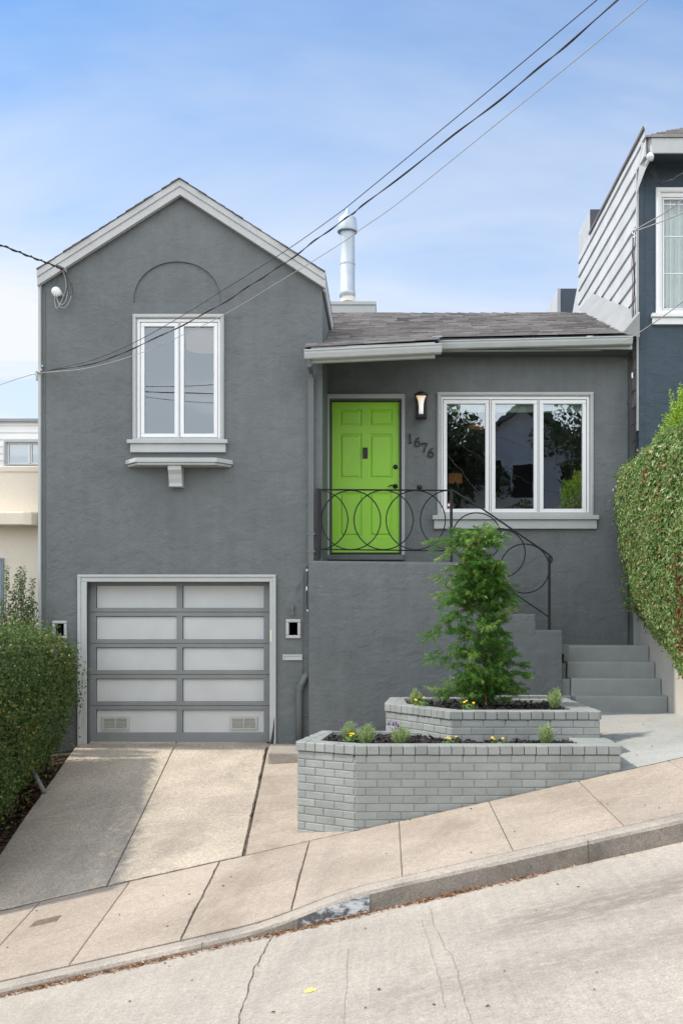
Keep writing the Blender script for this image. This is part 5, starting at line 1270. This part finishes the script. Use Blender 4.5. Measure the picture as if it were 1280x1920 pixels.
for i in range(n + 1):
    x = X(1236 + 92 * i / n, FD); y = FD + .14 + .018 * math.sin(i * 1.1) + .01 * math.sin(i * 2.3); lift = max(0, 1 - abs(i - 8) / 14) * .30 if i < 22 else 0
    vs += [(x, y, Z(585, FD) + lift * .4 * (i > 3)), (x, y, Z(366, FD))]
mb.add(vs, [(2 * i, 2 * i + 1, 2 * i + 3, 2 * i + 2) for i in range(n)]); mb.build('curtain', M_curtain, wn_, smooth=True)
mb = MB(); mb.quad((3.55, FD + 1.2, 3.5), (9, FD + 1.2, 3.5), (9, FD + 1.2, 6), (3.55, FD + 1.2, 6)); mb.quad((3.55, FD + .25, 3.6), (9, FD + .25, 3.6), (9, FD + 1.2, 3.6), (3.55, FD + 1.2, 3.6)); mb.build('room', M_roomd, NB)
wh = thing('weatherhead', PD(1216, 330, 13.8), 'white domed weatherhead with hanging wires under the blue house eave', 'fitting')
mb = MB(); mb.lathe([(0, .065), (.03, .055), (.045, .03), (.048, .0), (.04, -.004), (.04, -.03), (0, -.035)], PD(1218, 296, 13.40), 18); mb.tube([PD(1215, 299, 13.42), PD(1205, 322, 13.88)], .02, 8); mb.build('hood', M_white, wh, smooth=True)
mb = MB()
for pts in ([(1215, 300), (1217, 318), (1224, 328), (1231, 335)], [(1218, 300), (1220, 314), (1227, 328), (1234, 338)], [(1221, 299), (1224, 314), (1230, 330), (1236, 345), (1250, 342)]): mb.tube(curve([PD(a, b, 13.68) for a, b in pts], 6), .006, 5)
mb.build('wire', M_cable, wh, smooth=True)
cable('drop_cable', 'frayed service cable reaching the blue house eave from the right edge', [PD(1234, 342, 13.7), PD(1256, 338, 13.2), PD(1280, 324, 12.6), PD(1420, 240, 10)], .006, M_cable, .6)
cable('drop_cable', 'upper of two thin wires from the blue house corner crossing its window', [PD(1190, 431, 13.85), PD(1240, 402, 13.3), PD(1280, 374, 12.9), PD(1450, 250, 11)], .007, M_cablegrey)
cable('drop_cable', 'lower of two thin wires from the blue house corner crossing its window', [PD(1192, 433, 13.85), PD(1235, 417, 13.3), PD(1280, 399, 12.9), PD(1450, 330, 11)], .007, M_cablegrey)
cable('drop_cable', 'thin wire sagging from the blue house window sill to the main gutter end', [PD(1155, 642, 13.6), PD(1165, 642, 13.58), PD(1192, 627, 13.5), PD(1225, 605, 13.3), PD(1280, 565, 12.8), PD(1450, 430, 11)], .006, M_cablegrey)
ch = thing('cable_bundle', PD(1189, 870, 13.84), 'dark bundle of wires clipped down the joint between grey and blue houses', 'cable')
mb = MB()
for k, (r, x0) in enumerate(((.008, 1187), (.006, 1190), (.005, 1184.5))):
    pts = [PD(x0 + rng.uniform(-1.2, 1.2), y, 13.84 + .0 * k) for y in range(434, 880 if k == 0 else 860, 34)]; mb.tube(curve(pts, 4), r, 5)
mb.tube(curve([PD(a, b, 13.84) for a, b in ((1184, 735), (1178, 745), (1175, 755), (1180, 759), (1184, 756))], 5), .005, 5)
mb.build('wire', M_cable, ch, smooth=True)
mb = MB()
for y in range(640, 870, 31): mb.tube([PD(1183.5, y + 3, 13.83), PD(1192, y - 2, 13.83)], .006, 5)
mb.build('clip', M_black, ch)
mb = MB(); mb.pbox(1183, 699, 1185.5, 709, 13.82, 13.835, 13.83); mb.build('connector', M_white, ch); mb = MB(); mb.tube(curve([PD(1187 + rng.uniform(-4, 4), 428 + k * 2.4, 13.82) for k in range(8)], 3), .009, 5); mb.build('connector', M_white, ch)

# ------------------------------------------------------------------ left neighbours
M_cream = paint('cream_stucco', srgb(226, 216, 198), .75, var=.06, vs=1.2, fine=.05, b=.35, bs=26, bd=.01)
M_bluefr = paint('blue_grey_frame', srgb(140, 155, 168), .5, b=.1)
CD = 13.35; CH = thing('neighbour_house', (-7, 15, -2.6), 'cream stucco house with a rounded ledge at the left edge', 'house')
mb = MB(); hx0, hx1 = X(-70, CD), X(4, CD); mb.prism([(-10, -3.2), (-4.24, -3.2), (-4.24, Z(877, CD)), (-10, Z(877, CD))], CD, CD + .2, [[(hx0, Z(1150, CD)), (hx1, Z(1150, CD)), (hx1, Z(1052, CD)), (hx0, Z(1052, CD))]])
mb.box(-4.44, -4.24, CD + .2, 17, -3.2, Z(880, CD)); mb.box(-10, -9.8, CD + .2, 17, -3.2, Z(880, CD)); mb.box(-9.8, -4.44, CD + .2, 17, 1.7, 1.75); mb.build('wall', M_cream, CH)
mb = MB(); mb.box(-10.02, -4.235, CD - .02, CD + .22, Z(885, CD), Z(874, CD)); mb.build('coping', M_cream, CH, bevel=.012)
mb = MB(); x1 = X(70, 13.1); pts = [(-10, CD + .001), (-10, CD - .28), (x1 - .16, CD - .28), (x1 - .07, CD - .25), (x1 - .02, CD - .18), (x1, CD - .08), (x1, CD + .001)]; mb.plan(pts, Z(984, 13.1), Z(961, 13.1)); mb.plan([(a * 1.0 - (.015 if a > -9 else 0), b + (.02 if b < CD else 0)) for a, b in pts], Z(961, 13.1), Z(958.5, 13.1)); mb.build('ledge', M_cream, CH, bevel=.012)
wc = window('window', CD, (-75, 1046, 8, 1156), (-70, 1051, 3, 1152), [(-64, 1057, -3, 1146)], 3, None, None, M_glassN, parent=CH)
for o in wc.children:
    if o.data and o.data.materials: o.data.materials[0] = M_bluefr if o.data.materials[0] in (M_trim, M_white) else o.data.materials[0]
mb = MB(); mb.quad((-9, CD + .5, -.5), (-4.5, CD + .5, -.5), (-4.5, CD + .5, 1.5), (-9, CD + .5, 1.5)); mb.build('room', M_roomd, CH)
M_wsid = paint('white_siding', srgb(232, 232, 230), .6, var=.03, b=.05, rnd=.03); WD = 19.0
WH = thing('neighbour_house', (-10, 22, -2), 'white sided house set back above the cream house, with a sliding window', 'house')
mb = MB(); a0, a1, b0, b1 = X(13, WD), X(100, WD), Z(870, WD), Z(829, WD); z = -2.0; zt = Z(789, WD)
mb.box(-20, -4.6, WD + .03, WD + 5, -2, zt - .02)
def srow(xa, xb, z0, z1):
    mb.cur = rng.random(); mb.add([(xa, WD, z0), (xb, WD, z0), (xb, WD + .022, z1), (xa, WD + .022, z1), (xa, WD + .028, z0), (xb, WD + .028, z0)], [(0, 1, 2, 3), (0, 4, 5, 1)])
zz_ = 1.9
while zz_ < zt: srow(-20, -4.6, zz_, min(zt, zz_ + .125)); zz_ += .125
mb.build('wall', M_wsid, WH)
mb = MB(); mb.box(-20.1, -4.5, WD - .06, WD + 5.1, zt - .02, zt + .03); mb.build('roof_edge', paint('grey_roof_edge', srgb(150, 152, 156), .6), WH)
window('window', WD - .07, (9, 826, 104, 873), (13, 829.5, 100, 871), [(17, 833, 54, 868), (60, 833, 96, 868)], 2.5, None, None, glassmat('white_house_glass', .28, (.35, .4, .45)), parent=WH, proud=.05)

# ------------------------------------------------------------------ across the street (seen in the window panes)
OP = thing('neighbour_house', (5, -13, -1), 'pale gabled house across the street, mirrored in the middle pane of the triple window', 'house'); OD = -10.0
M_pale = paint('pale_siding', srgb(228, 224, 226), .7, rnd=.05, b=.1)
mb = MB(); mb.prism([(1.6, -2), (8.6, -2), (8.6, 5.3), (4.9, 8.0), (1.6, 5.5)], OD - .2, OD)
mb.box(1.6, 8.6, OD - 9, OD - .2, -2, 5.3); mb.build('wall', M_pale, OP)
mb = MB(); mb.hexa([(1.2, OD - 9, 5.1), (4.9, OD - 9, 8.05), (4.9, OD + .4, 8.05), (1.2, OD + .4, 5.1)], [(1.2, OD - 9, 5.3), (4.9, OD - 9, 8.25), (4.9, OD + .4, 8.25), (1.2, OD + .4, 5.3)])
mb.hexa([(4.9, OD - 9, 8.05), (9.0, OD - 9, 5.0), (9.0, OD + .4, 5.0), (4.9, OD + .4, 8.05)], [(4.9, OD - 9, 8.25), (9.0, OD - 9, 5.2), (9.0, OD + .4, 5.2), (4.9, OD + .4, 8.25)]); mb.build('roof', M_roofedge, OP)
for (x, z) in ((4.5, 4.7), (6.2, 4.7), (3.4, 4.9)):
    mb = MB(); mb.ring(x, x + .9, z, z + 1.3, x + .09, x + .81, z + .09, z + 1.21, OD + .002, OD + .06); w = mb.build('window', M_white, OP); mb = MB(); mb.box(x + .1, x + .8, OD + .002, OD + .02, z + .1, z + 1.2); mb.build('pane', M_dark, w)
M_treel = leafmat('street_tree_leaf', (.026, .042, .02), (.062, .09, .036), rough=.5)
for (x, y, z, r, lab) in ((1.7, -8.0, 6.0, 1.7, 'dark tree across the street, mirrored in the left pane of the triple window'), (8.0, -7.6, 6.2, 2.2, 'dark tree across the street, mirrored in the right pane of the triple window'), (4.6, -6.6, 2.5, 1.7, 'broad low tree across the street, mirrored low in the triple window')):
    t = thing('tree', (x, y, -1.8), lab, 'tree'); mb = MB(); mb.tube([(x, y, -1.9), (x + .1, y, z - r * .5), (x, y, z + r * .4)], [.2, .14, .04], 8)
    for k in range(9):
        a = k * 2.4; mb.tube([(x, y, z - r * .5 + k * .1), (x + math.cos(a) * r * .7, y + math.sin(a) * r * .7, z + rng.uniform(-.2, .6) * r)], [.06, .015], 5)
    mb.build('trunk', M_bark, t); n = 9500; u = nrg.normal(0, 1, (n, 3)); u /= np.linalg.norm(u, axis=1)[:, None]; cc = nrg.normal(0, .62, (46, 3)); ci = nrg.integers(0, 46, n)
    P = np.array([x, y, z]) + cc[ci] * r * np.array([1, 1, .75]) + u * r * .36 * nrg.random(n)[:, None] ** .5; leaves_mesh('crown', M_treel, P, u, .16, t, .55, .2)
